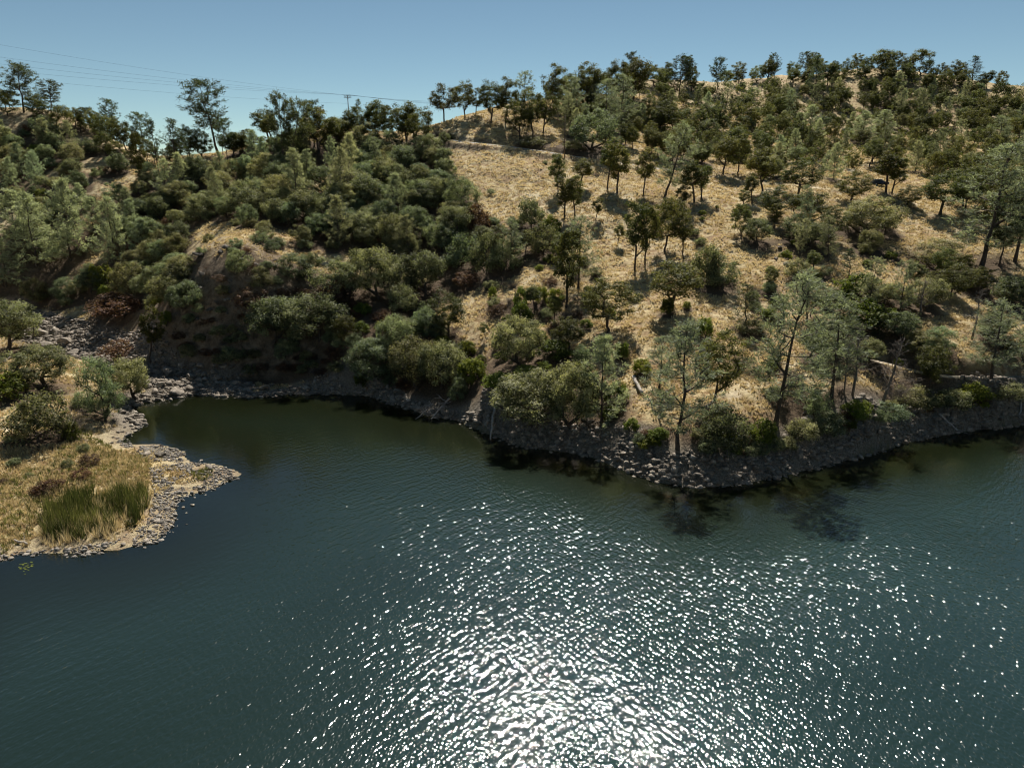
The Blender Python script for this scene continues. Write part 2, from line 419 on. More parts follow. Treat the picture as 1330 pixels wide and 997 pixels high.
def crown_points(rng, n, c, rx, rz, lobes=6, thresh=0.35, minz=-1):
    """clump centres inside a lumpy crown"""
    L = rng.normal(size=(lobes, 3)); L /= np.linalg.norm(L, axis=1)[:, None]; amp = rng.uniform(-0.32, 0.28, lobes)
    out = []
    while len(out) < n:
        d = rng.normal(size=3); d /= np.linalg.norm(d)
        if d[2] < minz: continue
        r = (thresh + (1 - thresh) * rng.random() ** 0.5)
        k = 1 + (amp * np.maximum(0, L @ d) ** 2).sum()
        p = np.array(c) + d * r * k * np.array([rx, rx, rz])
        if all(np.linalg.norm(p - q) > 0.42 * min(rx, rz) * (2.4 / n ** 0.4) for q in out) or rng.random() < 0.15: out.append(p)
    return np.array(out)
def oak(kind, seed, H, th, rx, nclump, per, leaf, mat, cr=(0.55, 1.0), minz=-0.5, lean=0.25, multi=1):
    rng = np.random.default_rng(seed)
    rz = (H - th) / 2; cz = th + rz * 0.96
    cl = crown_points(rng, nclump, (rng.normal(0, lean), rng.normal(0, lean), cz), rx * 0.84, rz * 0.88, minz=minz)
    top = np.array([cl[:, 0].mean() * 0.8, cl[:, 1].mean() * 0.8, th + 0.35 * rz])
    tr = [np.array([0, 0, -0.5]), np.array([rng.normal(0, .1), rng.normal(0, .1), th * 0.45]), top * np.array([.6, .6, 0]) + np.array([0, 0, th * 0.95]), top]
    pos, par, r = grow(seed + 1, tr, cl, 0.022)
    tm = limbs_mesh('trunk', pos, par, r, M['bark'], 0.02)
    rad = rng.uniform(cr[0], cr[1], len(cl))
    V, t = leaves_np(rng, cl, rad, per, leaf)
    add_var(kind, [('trunk', tm), ('crown', mesh_np('crown', V, quads(len(V) // 4), M[mat], {'tint': t}))], V)
def shrub(kind, seed, H, rx, nclump, per, leaf, mat, cr=(0.35, 0.65), name='foliage'):
    rng = np.random.default_rng(seed)
    cl = crown_points(rng, nclump, (0, 0, H * 0.36), rx * 0.78, H * 0.52, thresh=0.4, minz=-0.62)
    cl[:, 2] = np.maximum(cl[:, 2], 0.12 * H)
    tr = [np.array([0, 0, -0.3]), np.array([0, 0, H * 0.12])]
    pos, par, r = grow(seed + 1, tr, cl, 0.014, 0.45, 0.5)
    sm = limbs_mesh('stems', pos, par, r, M['bark'], 0.014)
    V, t = leaves_np(rng, cl, rng.uniform(cr[0], cr[1], len(cl)), per, leaf)
    V[:, 2] = np.maximum(V[:, 2], 0.02)
    add_var(kind, [('stems', sm), (name, mesh_np(name, V, quads(len(V) // 4), M[mat], {'tint': t}))], V)
def pine(kind, seed, H, rx, mat, nb=46, start=0.25, conic=0.5, per=20, nl=0.42, wid=0.035, leaders=1, tl=0.95, up=0.25):
    rng = np.random.default_rng(seed)
    tr = [np.array([0, 0, -0.6])]; lean = rng.normal(0, 0.02, 2)
    for k in range(1, 9):
        z = H * tl * k / 8; tr.append(np.array([lean[0] * z + rng.normal(0, .08), lean[1] * z + rng.normal(0, .08), z]))
    cl = []; dr = []
    for i in range(nb):
        t = start + (1 - start) * (i + rng.random()) / nb
        env = (1 - t) ** conic * (0.55 + 0.6 * min(1, (t - start) / 0.18)) if conic > 0 else 1.0
        L = rx * env * rng.uniform(0.45, 1.15) + 0.25
        an = rng.uniform(0, 2 * pi); d = np.array([cos(an), sin(an), up + rng.normal(0, 0.12)])
        base = np.array([lean[0] * H * t, lean[1] * H * t, H * t - 0.25 * L])
        m = max(2, int(L / 0.6))
        for j in range(m):
            f = (j + 1) / m
            if f < 0.35 and m > 2: continue
            q = base + d * L * f + rng.normal(0, 0.16, 3) + np.array([0, 0, 0.35 * L * f * f])
            cl.append(q); e = d + np.array([0, 0, 0.8]); dr.append(e / np.linalg.norm(e))
    for k in range(3): cl.append(np.array([lean[0] * H, lean[1] * H, H * (0.965 + .012 * k)])); dr.append(np.array([0, 0, 1.0]))
    cl = np.array(cl); dr = np.array(dr)
    pos, par, r = grow(seed + 1, tr, cl, 0.014, 0.5, 1.2)
    # the stem tapers evenly from butt to tip
    for k in range(9): r[k] = max(r[k] * 0.3, 0.0095 * H * (1 - 0.9 * k / 8) + 0.02)
    tm = limbs_mesh('trunk', pos, par, r, M['bark'], 0.0)
    V, t = needles_np(rng, cl, dr, rng.uniform(nl * 0.8, nl * 1.35, len(cl)), per, wid)
    add_var(kind, [('trunk', tm), ('crown', mesh_np('crown', V, quads(len(V) // 4), M[mat], {'tint': t}))], V)
def bare(kind, seed, H, rx, n, mat, stems=1, name='branches'):
    rng = np.random.default_rng(seed); mb = MB(); ref = []
    tb = MB()
    if stems == 1:
        tr = [np.array([0, 0, -0.4])] + [np.array([rng.normal(0, .12), rng.normal(0, .12), H * t]) for t in (0.3, 0.55, 0.8, 0.97)]
        tb.tube(tr, [0.02 * H, 0.015 * H, 0.011 * H, 0.007 * H, 0.003 * H], 6)
        ref += tr
    for i in range(n):
        if stems == 1:
            t = rng.uniform(0.28, 0.95); a = np.array([0, 0, H * t]); d = rng.normal(size=3); d[2] = abs(d[2]) * 0.7 + 0.5; d /= np.linalg.norm(d); L = rx * (1.25 - 0.8 * t) * rng.uniform(.5, 1.2)
            r0 = 0.03
        else:
            a = np.array([rng.normal(0, .12 * rx), rng.normal(0, .12 * rx), 0.0]); d = rng.normal(size=3) * np.array([.75 * rx / H, .75 * rx / H, 0.25]); d[2] = abs(d[2]) + 0.75; d /= np.linalg.norm(d); L = H * rng.uniform(.6, 1.1); r0 = 0.018
        b = a + d * L * 0.5 + rng.normal(0, .06 * L, 3); c = a + d * L + rng.normal(0, .12 * L, 3)
        mb.tube([a, b, c], [r0, r0 * .7, r0 * .35], 3, cap=False); ref += [c]
        for k in range(5):
            s = a + (c - a) * rng.uniform(.35, .95); e = s + (d + rng.normal(0, .7, 3)) * L * rng.uniform(.12, .34)
            mb.tube([s, e], [r0 * .6, r0 * .3], 3, cap=False); ref += [e]
    parts = [(name, mb.mesh(name, mat))]
    if stems == 1: parts.insert(0, ('trunk', tb.mesh('trunk', mat, smooth_shade=True)))
    add_var(kind, parts, np.array(ref))

for k in range(10): oak('oak', 100 + k, 9.5 + 0.5 * (k % 3), 1.3 + 0.3 * (k % 4), 3.3 + 0.2 * (k % 3), 72, 125, 0.12, 'oak', cr=(0.5, 0.95), minz=-0.95)
for k in range(4): oak('slim_oak', 140 + k, 9.0, 1.9 + 0.3 * k, 2.1, 46, 120, 0.115, 'oak', cr=(0.42, 0.8), minz=-0.98)
for k in range(8): oak('live', 160 + k, 6.2, 0.12 + 0.08 * k, 3.4, 96, 145, 0.092, 'live', cr=(0.45, 0.85), minz=-0.9)
for k in range(6): shrub('bush', 200 + k, 3.0, 2.0, 46, 120, 0.075, 'live')
for k in range(5): shrub('green', 230 + k, 2.2, 1.7, 40, 80, 0.09, 'green', cr=(0.28, 0.5))
for k in range(4): shrub('red', 250 + k, 2.4, 1.9, 40, 48, 0.095, 'red', cr=(0.3, 0.6))
for k in range(4): pine('pine', 300 + k, 17, 3.4, 'pine', nb=84, start=0.16, conic=0.42, per=32)
for k in range(3): pine('bushy_pine', 320 + k, 12, 3.3, 'pine', nb=90, start=0.03, conic=0.8, per=38)
for k in range(4): pine('dark_pine', 340 + k, 16, 3.4, 'dark_pine', nb=70, start=0.34, conic=0.26, per=34, nl=0.5, wid=0.045)
for k in range(3): pine('cone_pine', 360 + k, 13, 2.5, 'dark_pine', nb=60, start=0.1, conic=0.8, per=22, wid=0.04)
for k in range(3): bare('dead', 380 + k, 9, 2.4, 46, M['twig'])
for k in range(3): bare('twigs', 390 + k, 2.4, 2.2, 120, M['twig'], stems=9)

def ico(sub):
    t = (1 + 5 ** 0.5) / 2
    V = [(-1, t, 0), (1, t, 0), (-1, -t, 0), (1, -t, 0), (0, -1, t), (0, 1, t), (0, -1, -t), (0, 1, -t), (t, 0, -1), (t, 0, 1), (-t, 0, -1), (-t, 0, 1)]
    Fc = [(0, 11, 5), (0, 5, 1), (0, 1, 7), (0, 7, 10), (0, 10, 11), (1, 5, 9), (5, 11, 4), (11, 10, 2), (10, 7, 6), (7, 1, 8), (3, 9, 4), (3, 4, 2), (3, 2, 6), (3, 6, 8), (3, 8, 9), (4, 9, 5), (2, 4, 11), (6, 2, 10), (8, 6, 7), (9, 8, 1)]
    V = [np.array(v) / np.linalg.norm(v) for v in V]
    for _ in range(sub):
        mid = {}; F2 = []
        def m(a, b):
            k = (min(a, b), max(a, b))
            if k not in mid:
                q = V[a] + V[b]; V.append(q / np.linalg.norm(q)); mid[k] = len(V) - 1
            return mid[k]
        for a, b, c in Fc:
            x, y, z = m(a, b), m(b, c), m(c, a); F2 += [(a, x, z), (b, y, x), (c, z, y), (x, y, z)]
        Fc = F2
    return np.array(V), np.array(Fc)
def rock_shape(seed, sub=2, cuts=15):
    rng = np.random.default_rng(seed); V, Fc = ico(sub); V = V.copy()
    for _ in range(cuts):
        n = rng.normal(size=3); n /= np.linalg.norm(n); d = rng.uniform(0.42, 0.8)
        k = V @ n; V = V - np.maximum(0, k - d)[:, None] * n[None]
    V += rng.normal(0, 0.025 if sub > 1 else 0.10, V.shape)
    return V * np.array([1, rng.uniform(.6, .95), rng.uniform(.45, .75)]), Fc
ROCKS = [mesh_np('rock', *rock_shape(500 + k), M['rock']) for k in range(9)]

# ------------------------------------------------------------------ where the plants stand: (kind, u, v of foot, v of top, width, lean, label)
L_ = None
PL = [
    # left ridge skyline
    ('dark_pine', 31, 146, 81, 42, 0, 'tall dark pine on the left ridge, leftmost and tallest of its pair'),
    ('dark_pine', 67, 148, 103, 38, 0, 'broad dark pine on the left ridge, beside the taller pine at its left'),
    ('oak', 10, 150, 118, 26), ('oak', 48, 160, 122, 30), ('oak', 84, 176, 136, 26), ('oak', 98, 165, 140, 20), ('oak', 112, 168, 138, 22), ('oak', 124, 178, 142, 22),
    ('oak', 138, 189, 149, 26), ('oak', 155, 194, 152, 24), ('slim_oak', 165, 200, 158, 18), ('oak', 152, 206, 182, 22), ('dark_pine', 189, 205, 146, 26), ('cone_pine', 206, 224, 156, 20),
    ('cone_pine', 230, 228, 154, 34), ('slim_oak', 184, 242, 172, 18), ('oak', 248, 212, 163, 26), ('oak', 262, 212, 168, 24), ('bush', 60, 172, 150, 30), ('bush', 118, 200, 180, 22),
    ('dark_pine', 284, 200, 102, 50, -8, 'tall lone dark pine leaning left above the ridge skyline'),
    ('oak', 303, 205, 172, 26), ('oak', 325, 200, 168, 28), ('oak', 350, 185, 141, 28),
    ('dark_pine', 369, 222, 120, 30, 0, 'slender upright pine with bare lower trunk on the brushy ridge'),
    ('dark_pine', 377, 220, 126, 36, 13, 'pine leaning right, crossing the slender upright pine on the ridge'),
    ('oak', 414, 200, 138, 40), ('oak', 436, 192, 152, 26), ('dark_pine', 408, 190, 130, 26),
    ('oak', 466, 182, 138, 28), ('oak', 486, 184, 130, 30), ('oak', 506, 186, 137, 26), ('oak', 529, 190, 131, 26), ('oak', 549, 196, 139, 32), ('cone_pine', 523, 200, 158, 14), ('slim_oak', 538, 188, 140, 18),
    ('oak', 577, 156, 109, 32, 0, 'round oak at the left end of the knoll, against the sky'), ('oak', 604, 154, 105, 27), ('oak', 618, 150, 114, 20), ('oak', 638, 160, 104, 34), ('oak', 657, 160, 100, 30),
    ('bush', 577, 187, 170, 14), ('bush', 585, 182, 172, 12),
    # knoll above the road
    ('oak', 675, 180, 131, 36), ('oak', 692, 178, 114, 34), ('pine', 681, 160, 92, 28), ('oak', 706, 172, 118, 30), ('oak', 719, 145, 83, 32), ('oak', 762, 142, 80, 34), ('pine', 740, 168, 100, 30),
    ('oak', 800, 140, 79, 32), ('oak', 822, 136, 76, 34), ('oak', 850, 114, 84, 30), ('dark_pine', 882, 124, 72, 32), ('pine', 806, 172, 96, 36), ('pine', 785, 178, 102, 32),
    ('live', 766, 194, 143, 56, 0, 'big dark evergreen oak standing just above the road'),
    ('bush', 690, 190, 176, 34), ('bush', 745, 196, 184, 30),
    # golden slope below the road
    ('slim_oak', 789, 246, 182, 22, 0, 'slim oak on the golden slope, left of the two casting paired shadows'), ('slim_oak', 802, 251, 187, 28, 0, 'slim oak on the golden slope, right of the two casting paired shadows'),
    ('slim_oak', 836, 254, 192, 26, 0, 'slim oak just left of the leaning pine below the road'),
    ('pine', 863, 258, 158, 46, 13, 'large pale pine leaning right just below the road'),
    ('slim_oak', 902, 262, 207, 26), ('slim_oak', 911, 258, 214, 22), ('slim_oak', 885, 276, 238, 18), ('oak', 939, 226, 176, 30), ('oak', 959, 228, 174, 30), ('slim_oak', 977, 264, 224, 16), ('slim_oak', 964, 270, 246, 14),
    ('oak', 990, 252, 192, 34), ('slim_oak', 725, 250, 199, 20), ('slim_oak', 753, 244, 206, 22), ('slim_oak', 733, 284, 228, 24), ('slim_oak', 746, 282, 228, 22), ('slim_oak', 774, 287, 256, 14),
    ('slim_oak', 824, 353, 260, 30, -3), ('slim_oak', 838, 343, 264, 24), ('oak', 863, 328, 257, 44), ('slim_oak', 888, 336, 275, 22, -12), ('slim_oak', 802, 318, 290, 12),
    ('oak', 869, 407, 340, 56, 0, 'rounded oak with slim trunk alone mid-slope on dry grass'),
    ('oak', 788, 432, 361, 66, 0, 'wide open-branched oak on the slope above the rocky point'),
    ('bush', 918, 368, 318, 36), ('bush', 938, 374, 332, 40), ('cone_pine', 967, 428, 370, 40), ('live', 984, 318, 284, 34), ('bush', 976, 432, 414, 34), ('green', 865, 410, 388, 16), ('green', 916, 440, 412, 18),
    ('oak', 928, 522, 428, 52), ('green', 835, 485, 466, 22), ('green', 805, 468, 446, 18), ('green', 893, 402, 392, 9),
    # point
    ('pine', 881, 583, 416, 84, 0, 'wide pale pine growing at the tip of the rocky point'),
    ('pine', 856, 505, 436, 46), ('bush', 940, 588, 527, 56, 0, 'large grey-green shrub above the boulders right of the point pine'),
    ('bushy_pine', 780, 552, 434, 52), ('live', 740, 556, 470, 62), ('live', 690, 552, 484, 92, 0, 'spreading grey-green oak hanging over the water near the pale dead trunk'),
    ('live', 672, 474, 412, 62), ('oak', 740, 458, 412, 36), ('green', 720, 464, 441, 42), ('green', 800, 520, 492, 28), ('green', 820, 558, 542, 18), ('green', 790, 545, 528, 22),
    ('slim_oak', 735, 400, 298, 34), ('pine', 751, 374, 280, 44), ('pine', 664, 350, 284, 32), ('bush', 655, 352, 310, 36), ('bush', 632, 352, 300, 42), ('bush', 600, 346, 302, 44),
    ('bush', 690, 296, 256, 30), ('green', 716, 302, 280, 24), ('bush', 706, 330, 288, 36), ('green', 704, 394, 372, 16), ('green', 722, 390, 374, 20), ('green', 676, 420, 390, 26), ('green', 678, 400, 372, 18),
    ('green', 640, 388, 372, 10), ('slim_oak', 630, 440, 418, 10), ('green', 660, 498, 484, 20), ('green', 684, 490, 474, 30), ('green', 645, 506, 484, 36), ('green', 612, 494, 464, 34),
    ('green', 605, 462, 442, 22), ('bush', 755, 470, 446, 22),
    ('oak', 583, 436, 376, 42, 0, 'lone oak with visible trunk at the left edge of the golden slope'),
    # right shore
    ('pine', 1008, 550, 352, 84, 5, 'very tall airy pine on the shore, its dark trunk leaning right'),
    ('pine', 1080, 514, 384, 66), ('dead', 1107, 514, 418, 36), ('dead', 1143, 532, 436, 46, 8, 'leaning bare dead tree on the right shore'),
    ('dead', 1096, 512, 430, 24), ('oak', 1205, 508, 449, 38, 0, 'small yellowish oak beside the shore path'), ('pine', 1288, 492, 390, 66, 0, 'feathery pale pine on the shore near the right edge'),
    ('oak', 1233, 389, 343, 44), ('oak', 1268, 380, 346, 46), ('live', 1222, 347, 311, 70), ('pine', 1274, 348, 186, 84, 0, 'massive pale pine on the hillside at the right edge'), ('pine', 1318, 340, 212, 64),
    ('dark_pine', 1298, 345, 250, 40), ('dead', 1195, 412, 358, 34), ('live', 1146, 398, 367, 44), ('green', 1123, 422, 388, 56), ('cone_pine', 1140, 444, 414, 20), ('live', 1195, 458, 428, 44), ('live', 1216, 460, 424, 36),
    ('green', 1113, 388, 354, 44), ('cone_pine', 1102, 362, 322, 24), ('live', 1052, 322, 288, 46), ('live', 1036, 310, 278, 36), ('live', 1116, 302, 254, 62, 0, 'wide grey-green oak below the parked car'), ('bush', 1150, 300, 267, 30),
    ('oak', 1177, 268, 239, 36), ('oak', 1220, 279, 222, 50), ('slim_oak', 1151, 251, 196, 30, 0, 'slim oak half hiding the parked car'), ('slim_oak', 1158, 252, 200, 24), ('oak', 1105, 262, 221, 40), ('oak', 1036, 254, 204, 42), ('oak', 1008, 287, 241, 44), ('oak', 1049, 292, 250, 42), ('oak', 1078, 312, 266, 34),
    ('oak', 962, 306, 264, 24), ('pine', 1048, 420, 350, 40), ('bush', 1035, 360, 335, 30), ('live', 1318, 400, 360, 50), ('live', 1290, 440, 408, 40), ('dead', 1262, 440, 372, 30), ('bush', 1255, 372, 350, 30),
    ('bush', 1185, 528, 502, 46), ('bush', 1230, 530, 505, 44), ('bush', 1150, 545, 522, 50), ('green', 1260, 528, 496, 36), ('bush', 1075, 560, 536, 40), ('green', 990, 575, 545, 34), ('bush', 1040, 570, 545, 34), ('green', 1110, 545, 520, 26), ('bush', 1310, 520, 498, 40),
    ('bush', 1090, 470, 440, 40), ('bush', 1060, 540, 505, 30), ('twigs', 1165, 520, 490, 44), ('twigs', 1030, 500, 470, 40), ('twigs', 960, 480, 455, 36), ('live', 1060, 470, 425, 44), ('live', 1130, 470, 440, 34),
    ('oak', 1328, 470, 430, 40), ('live', 1170, 440, 405, 40),
    # pinnacle conifers on the far hill
    ('cone_pine', 1058, 128, 72, 22, 0, 'dark spire-shaped pine standing high on the far hill'), ('dark_pine', 1045, 100, 66, 16), ('oak', 1145, 98, 64, 26), ('oak', 1164, 98, 66, 24), ('oak', 1195, 98, 64, 28), ('cone_pine', 1261, 112, 73, 24), ('oak', 1240, 106, 78, 22),
    ('bushy_pine', 1120, 184, 144, 30), ('bushy_pine', 1146, 178, 143, 26), ('pine', 1294, 198, 150, 36), ('bushy_pine', 1051, 172, 136, 26), ('bushy_pine', 1166, 115, 92, 28),
    # left bank
    ('live', 12, 456, 390, 64, 0, 'dense olive evergreen oak at the left edge above the creek rocks'),
    ('live', 60, 503, 449, 70, 0, 'spreading multi-stemmed oak on the left bank grass'), ('green', 8, 518, 484, 50, 0, 'dense yellow-green bush at the left edge of the bank'),
    ('live', 137, 542, 463, 46, 0, 'tall grey-green oak leaning over the left bank shore'), ('live', 174, 518, 466, 46), ('bush', 50, 574, 512, 62, 0, 'large wispy grey-green shrub on the left bank behind the reeds'), ('twigs', 84, 568, 522, 50),
    ('green', 95, 572, 548, 18, 0, 'small yellow bush beside the wispy grey-green shrub'), ('bush', 110, 530, 510, 30), ('red', 160, 464, 441, 46, 0, 'russet shrub between the creek rocks and the left bank'), ('slim_oak', 195, 472, 398, 26, 0, 'dark slim tree with bare trunk at the creek mouth'),
    ('red', 118, 602, 588, 24), ('red', 60, 640, 622, 34), ('red', 105, 622, 608, 22),
    # bluff and lower brush
    ('live', 168, 383, 340, 42, 0, 'pale silvery tree above the creek'), ('live', 238, 402, 364, 42), ('bush', 200, 398, 380, 18), ('green', 217, 422, 404, 14), ('red', 160, 412, 384, 66), ('red', 140, 400, 380, 40), ('red', 330, 402, 374, 44), ('green', 132, 372, 344, 30), ('green', 140, 382, 368, 24),
    ('live', 355, 447, 386, 62), ('live', 415, 442, 381, 74), ('oak', 450, 446, 410, 28), ('live', 450, 388, 333, 56), ('live', 492, 388, 322, 58), ('live', 520, 385, 330, 46), ('live', 553, 384, 326, 52), ('red', 440, 400, 358, 46), ('bush', 522, 405, 367, 36),
    ('live', 512, 458, 409, 46), ('live', 488, 493, 439, 58), ('live', 540, 506, 440, 56), ('live', 575, 505, 445, 56), ('bush', 552, 434, 397, 30), ('live', 385, 362, 328, 40), ('live', 402, 355, 328, 24), ('green', 570, 452, 436, 18), ('bush', 596, 520, 490, 24),
    ('green', 470, 500, 478, 18), ('live', 598, 288, 233, 42), ('red', 620, 302, 264, 34), ('red', 604, 372, 352, 34),
    # pines on the left slope
    ('bushy_pine', 48, 345, 250, 50, 0, 'pale pointed pine on the left slope, left of the tallest pale one'), ('bushy_pine', 92, 338, 232, 48, 0, 'tallest pale pointed pine on the left slope'), ('bushy_pine', 150, 342, 256, 38, 0, 'pale pointed pine on the left slope, right of the tallest pale one'), ('bushy_pine', 20, 312, 246, 38), ('bushy_pine', 122, 302, 255, 24), ('bushy_pine', 8, 372, 310, 40),
]
PL = [tuple(p) + (0, None)[len(p) - 5:] if len(p) < 7 else p for p in PL]

DEFAULTS = {'oak': (8, 11, 5, 7.2), 'slim_oak': (7, 9, 3.5, 5), 'live': (4.5, 7, 4.5, 7), 'bush': (2, 3.4, 2.6, 4.4), 'green': (1.4, 2.6, 2, 3.6), 'red': (1.6, 2.6, 2.6, 4.2),
            'pine': (12, 17, 4.5, 6.5), 'bushy_pine': (8, 12, 4, 5.5), 'dark_pine': (11, 15, 4.5, 6.5), 'cone_pine': (9, 13, 3, 4.2), 'dead': (6, 9, 3, 4), 'twigs': (1.6, 2.6, 2.6, 4)}
PLANTS = []   # dicts with world place and size
def in_poly(x, y, poly):
    c = False; n = len(poly)
    for i in range(n):
        (ax, ay), (bx, by) = poly[i], poly[(i + 1) % n]
        if (ay > y) != (by > y) and x < (bx - ax) * (y - ay) / (by - ay) + ax: c = not c
    return c
for k, u, vb, vt, w, lean, lab in PL:
    v = vb; h = None
    while h is None and v < 990: h = hit(u, v); v += 0 if h is not None else 1.0
    x, y, z = h
    d = ray(u, vt); top = CAMZ + d[2] * y / d[1]
    dep = proj(x, y, z)[2]
    H = max(0.6, top - z); W = w / F * dep
    PLANTS.append(dict(kind=k, p=h, H=H, W=W, lean=lean, label=lab, u=u, v=v, hand=True))
FR = random.Random(11)
PALE = [(p[1], p[2]) for p in PL if p[0] == 'bushy_pine' and p[1] < 200]   # the pale pines of the left slope stand clear of the brush
def fill(poly, n, kinds, spacing=0.5, scale=1.0, tries=40):
    us = [p[0] for p in poly]; vs = [p[1] for p in poly]; ks = list(kinds); ws = list(kinds.values()); done = 0
    for _ in range(n * tries):
        if done >= n: break
        u = FR.uniform(min(us), max(us)); v = FR.uniform(min(vs), max(vs))
        if not in_poly(u, v, poly) or any(abs(u - a) < 24 and b - 25 < v < b + 40 for a, b in PALE): continue
        h = hit(u, v)
        if h is None: continue
        k = FR.choices(ks, ws)[0]; a, b, c, d = DEFAULTS[k]; t = FR.random(); s = scale * FR.uniform(0.85, 1.15)
        H = (a + (b - a) * t) * s; W = (c + (d - c) * min(1, max(0, t + FR.uniform(-.25, .25)))) * s
        if any((q['p'][0] - h[0]) ** 2 + (q['p'][1] - h[1]) ** 2 < (spacing * (W + q['W']) / 2) ** 2 for q in PLANTS): continue
        PLANTS.append(dict(kind=k, p=h, H=H, W=W, lean=FR.uniform(-7, 7), label=None, u=u, v=v, hand=False)); done += 1
    return done
# wooded hill behind the road, brush gully, left slope, shore fringe, scattered slope shrubs
fill([(690, 140), (740, 127), (840, 108), (1000, 102), (1100, 92), (1200, 94), (1330, 117), (1330, 128), (1200, 108), (1000, 118), (840, 125), (740, 142)], 52, {'oak': 8, 'dark_pine': 1, 'live': 1}, 0.62, 0.9)
fill([(720, 150), (840, 122), (1000, 116), (1200, 106), (1330, 126), (1330, 240), (1240, 255), (1170, 225), (1120, 228), (1040, 240), (960, 222), (870, 215), (800, 190), (740, 178)], 330, {'oak': 6.2, 'live': 1.8, 'pine': 0.5, 'bushy_pine': 1.3, 'cone_pine': 0.5, 'bush': 0.9}, 0.5, 0.8, 90)
fill([(195, 285), (262, 288), (250, 325), (238, 400), (195, 400)], 22, {'live': 3, 'bush': 3, 'red': 1, 'green': 1}, 0.45, 0.9)
fill([(255, 285), (330, 283), (400, 310), (390, 345), (345, 330), (330, 300)], 12, {'live': 2, 'bush': 3, 'red': 0.6}, 0.5, 0.8)
fill([(245, 318), (300, 310), (370, 335), (350, 352), (260, 352)], 7, {'bush': 2, 'red': 1, 'twigs': 1}, 0.7, 0.6)
fill([(225, 360), (330, 352), (440, 400), (440, 490), (330, 488), (235, 465)], 40, {'bush': 3, 'red': 2.5, 'live': 0.5, 'twigs': 0.8}, 0.45, 0.8)
fill([(1230, 255), (1330, 240), (1330, 330), (1290, 300), (1250, 285)], 12, {'oak': 5, 'live': 2, 'pine': 1}, 0.6)
fill([(215, 235), (330, 205), (470, 188), (560, 195), (588, 225), (600, 300), (640, 330), (580, 350), (500, 330), (430, 325), (370, 305), (330, 285), (240, 290), (205, 300)], 170, {'live': 7, 'bush': 2.2, 'bushy_pine': 0.7, 'green': 0.6, 'red': 0.5}, 0.42, 1.08)
fill([(0, 165), (70, 178), (110, 205), (210, 235), (215, 300), (235, 345), (200, 385), (120, 395), (0, 400)], 95, {'live': 5, 'bush': 3, 'bushy_pine': 1, 'green': 1, 'red': 1.3}, 0.42, 1.0)
fill([(330, 400), (470, 395), (560, 400), (600, 500), (560, 520), (480, 500), (420, 480), (330, 460)], 34, {'bush': 3, 'green': 1.2, 'red': 1.5, 'live': 0.8}, 0.45, 0.95)
fill([(600, 290), (700, 280), (760, 320), (830, 480), (800, 560), (650, 545), (590, 500), (640, 400)], 46, {'bush': 3, 'green': 2.5, 'red': 0.6, 'twigs': 0.6}, 0.7, 0.75)
fill([(960, 330), (1100, 300), (1250, 350), (1320, 400), (1320, 500), (1100, 540), (1000, 520), (960, 430)], 34, {'bush': 4, 'green': 2, 'twigs': 1, 'live': 0.7}, 0.7, 0.75)
fill([(830, 585), (900, 588), (985, 592), (1100, 560), (1220, 535), (1320, 518), (1320, 505), (1210, 520), (1100, 540), (985, 570), (900, 570), (830, 565)], 38, {'bush': 3, 'green': 2, 'red': 1, 'twigs': 0.6}, 0.5, 0.6)
fill([(600, 200), (780, 220), (950, 260), (1000, 300), (900, 330), (760, 330), (640, 280)], 12, {'bush': 2, 'green': 1}, 1.0, 0.5)
fill([(0, 142), (100, 156), (210, 204), (300, 199), (340, 190), (450, 170), (560, 176), (560, 192), (450, 186), (340, 206), (210, 220), (100, 172), (0, 158)], 26, {'slim_oak': 3, 'live': 2, 'cone_pine': 1, 'dark_pine': 1}, 0.5, 0.9)
fill([(640, 300), (780, 300), (800, 420), (680, 440), (640, 380)], 8, {'slim_oak': 2, 'pine': 1, 'dead': 0.5}, 0.7, 0.7)
fill([(960, 290), (1090, 300), (1250, 340), (1250, 430), (1050, 430), (960, 380)], 14, {'slim_oak': 2, 'pine': 1.3, 'dead': 0.6}, 0.6, 0.7)
fill([(130, 175), (210, 210), (200, 232), (120, 205)], 6, {'bush': 2, 'oak': 1}, 0.7, 0.8)
fill([(0, 560), (120, 575), (140, 600), (60, 640), (0, 650)], 8, {'bush': 2, 'red': 1, 'green': 1}, 0.7, 0.4)
fill([(240, 420), (330, 410), (440, 455), (440, 490), (330, 480), (250, 470)], 14, {'bush': 2, 'red': 2}, 0.6, 0.7)
PX = np.array([q['p'][0] for q in PLANTS]); PY = np.array([q['p'][1] for q in PLANTS]); PR = np.array([q['W'] / 2 for q in PLANTS])
PB = np.array([1.0 if q['kind'] in ('live', 'bush', 'green', 'red', 'bushy_pine') else 0.35 for q in PLANTS])
def cover(x, y):
    """how much leaf fall lies on the ground (plants standing close by)"""
    out = np.zeros(x.shape); od = np.argsort(x); xs, ys = x[od], y[od]; acc = np.zeros(x.shape)
    for px, py, pr, b in zip(PX, PY, PR, PB):
        i0, i1 = np.searchsorted(xs, (px - pr * 4, px + pr * 4))
        acc[i0:i1] += b * np.exp(-((xs[i0:i1] - px) ** 2 + (ys[i0:i1] - py) ** 2) / (2 * (pr * 1.05) ** 2))
    out[od] = acc
    return np.clip(out, 0, 1.6)

CREEK = np.array([hit(u, v)[:2] for u, v in [(10, 412), (50, 424), (100, 440), (150, 458), (185, 478), (215, 494), (240, 504), (290, 506)]])
def creek_d(x, y):
    best = np.full(np.shape(x), 1e18)
    for a, b in zip(CREEK[:-1], CREEK[1:]):
        d = b - a; t = np.clip(((x - a[0]) * d[0] + (y - a[1]) * d[1]) / (d @ d), 0, 1)
        best = np.minimum(best, (x - a[0] - t * d[0]) ** 2 + (y - a[1] - t * d[1]) ** 2)
    return np.sqrt(best)
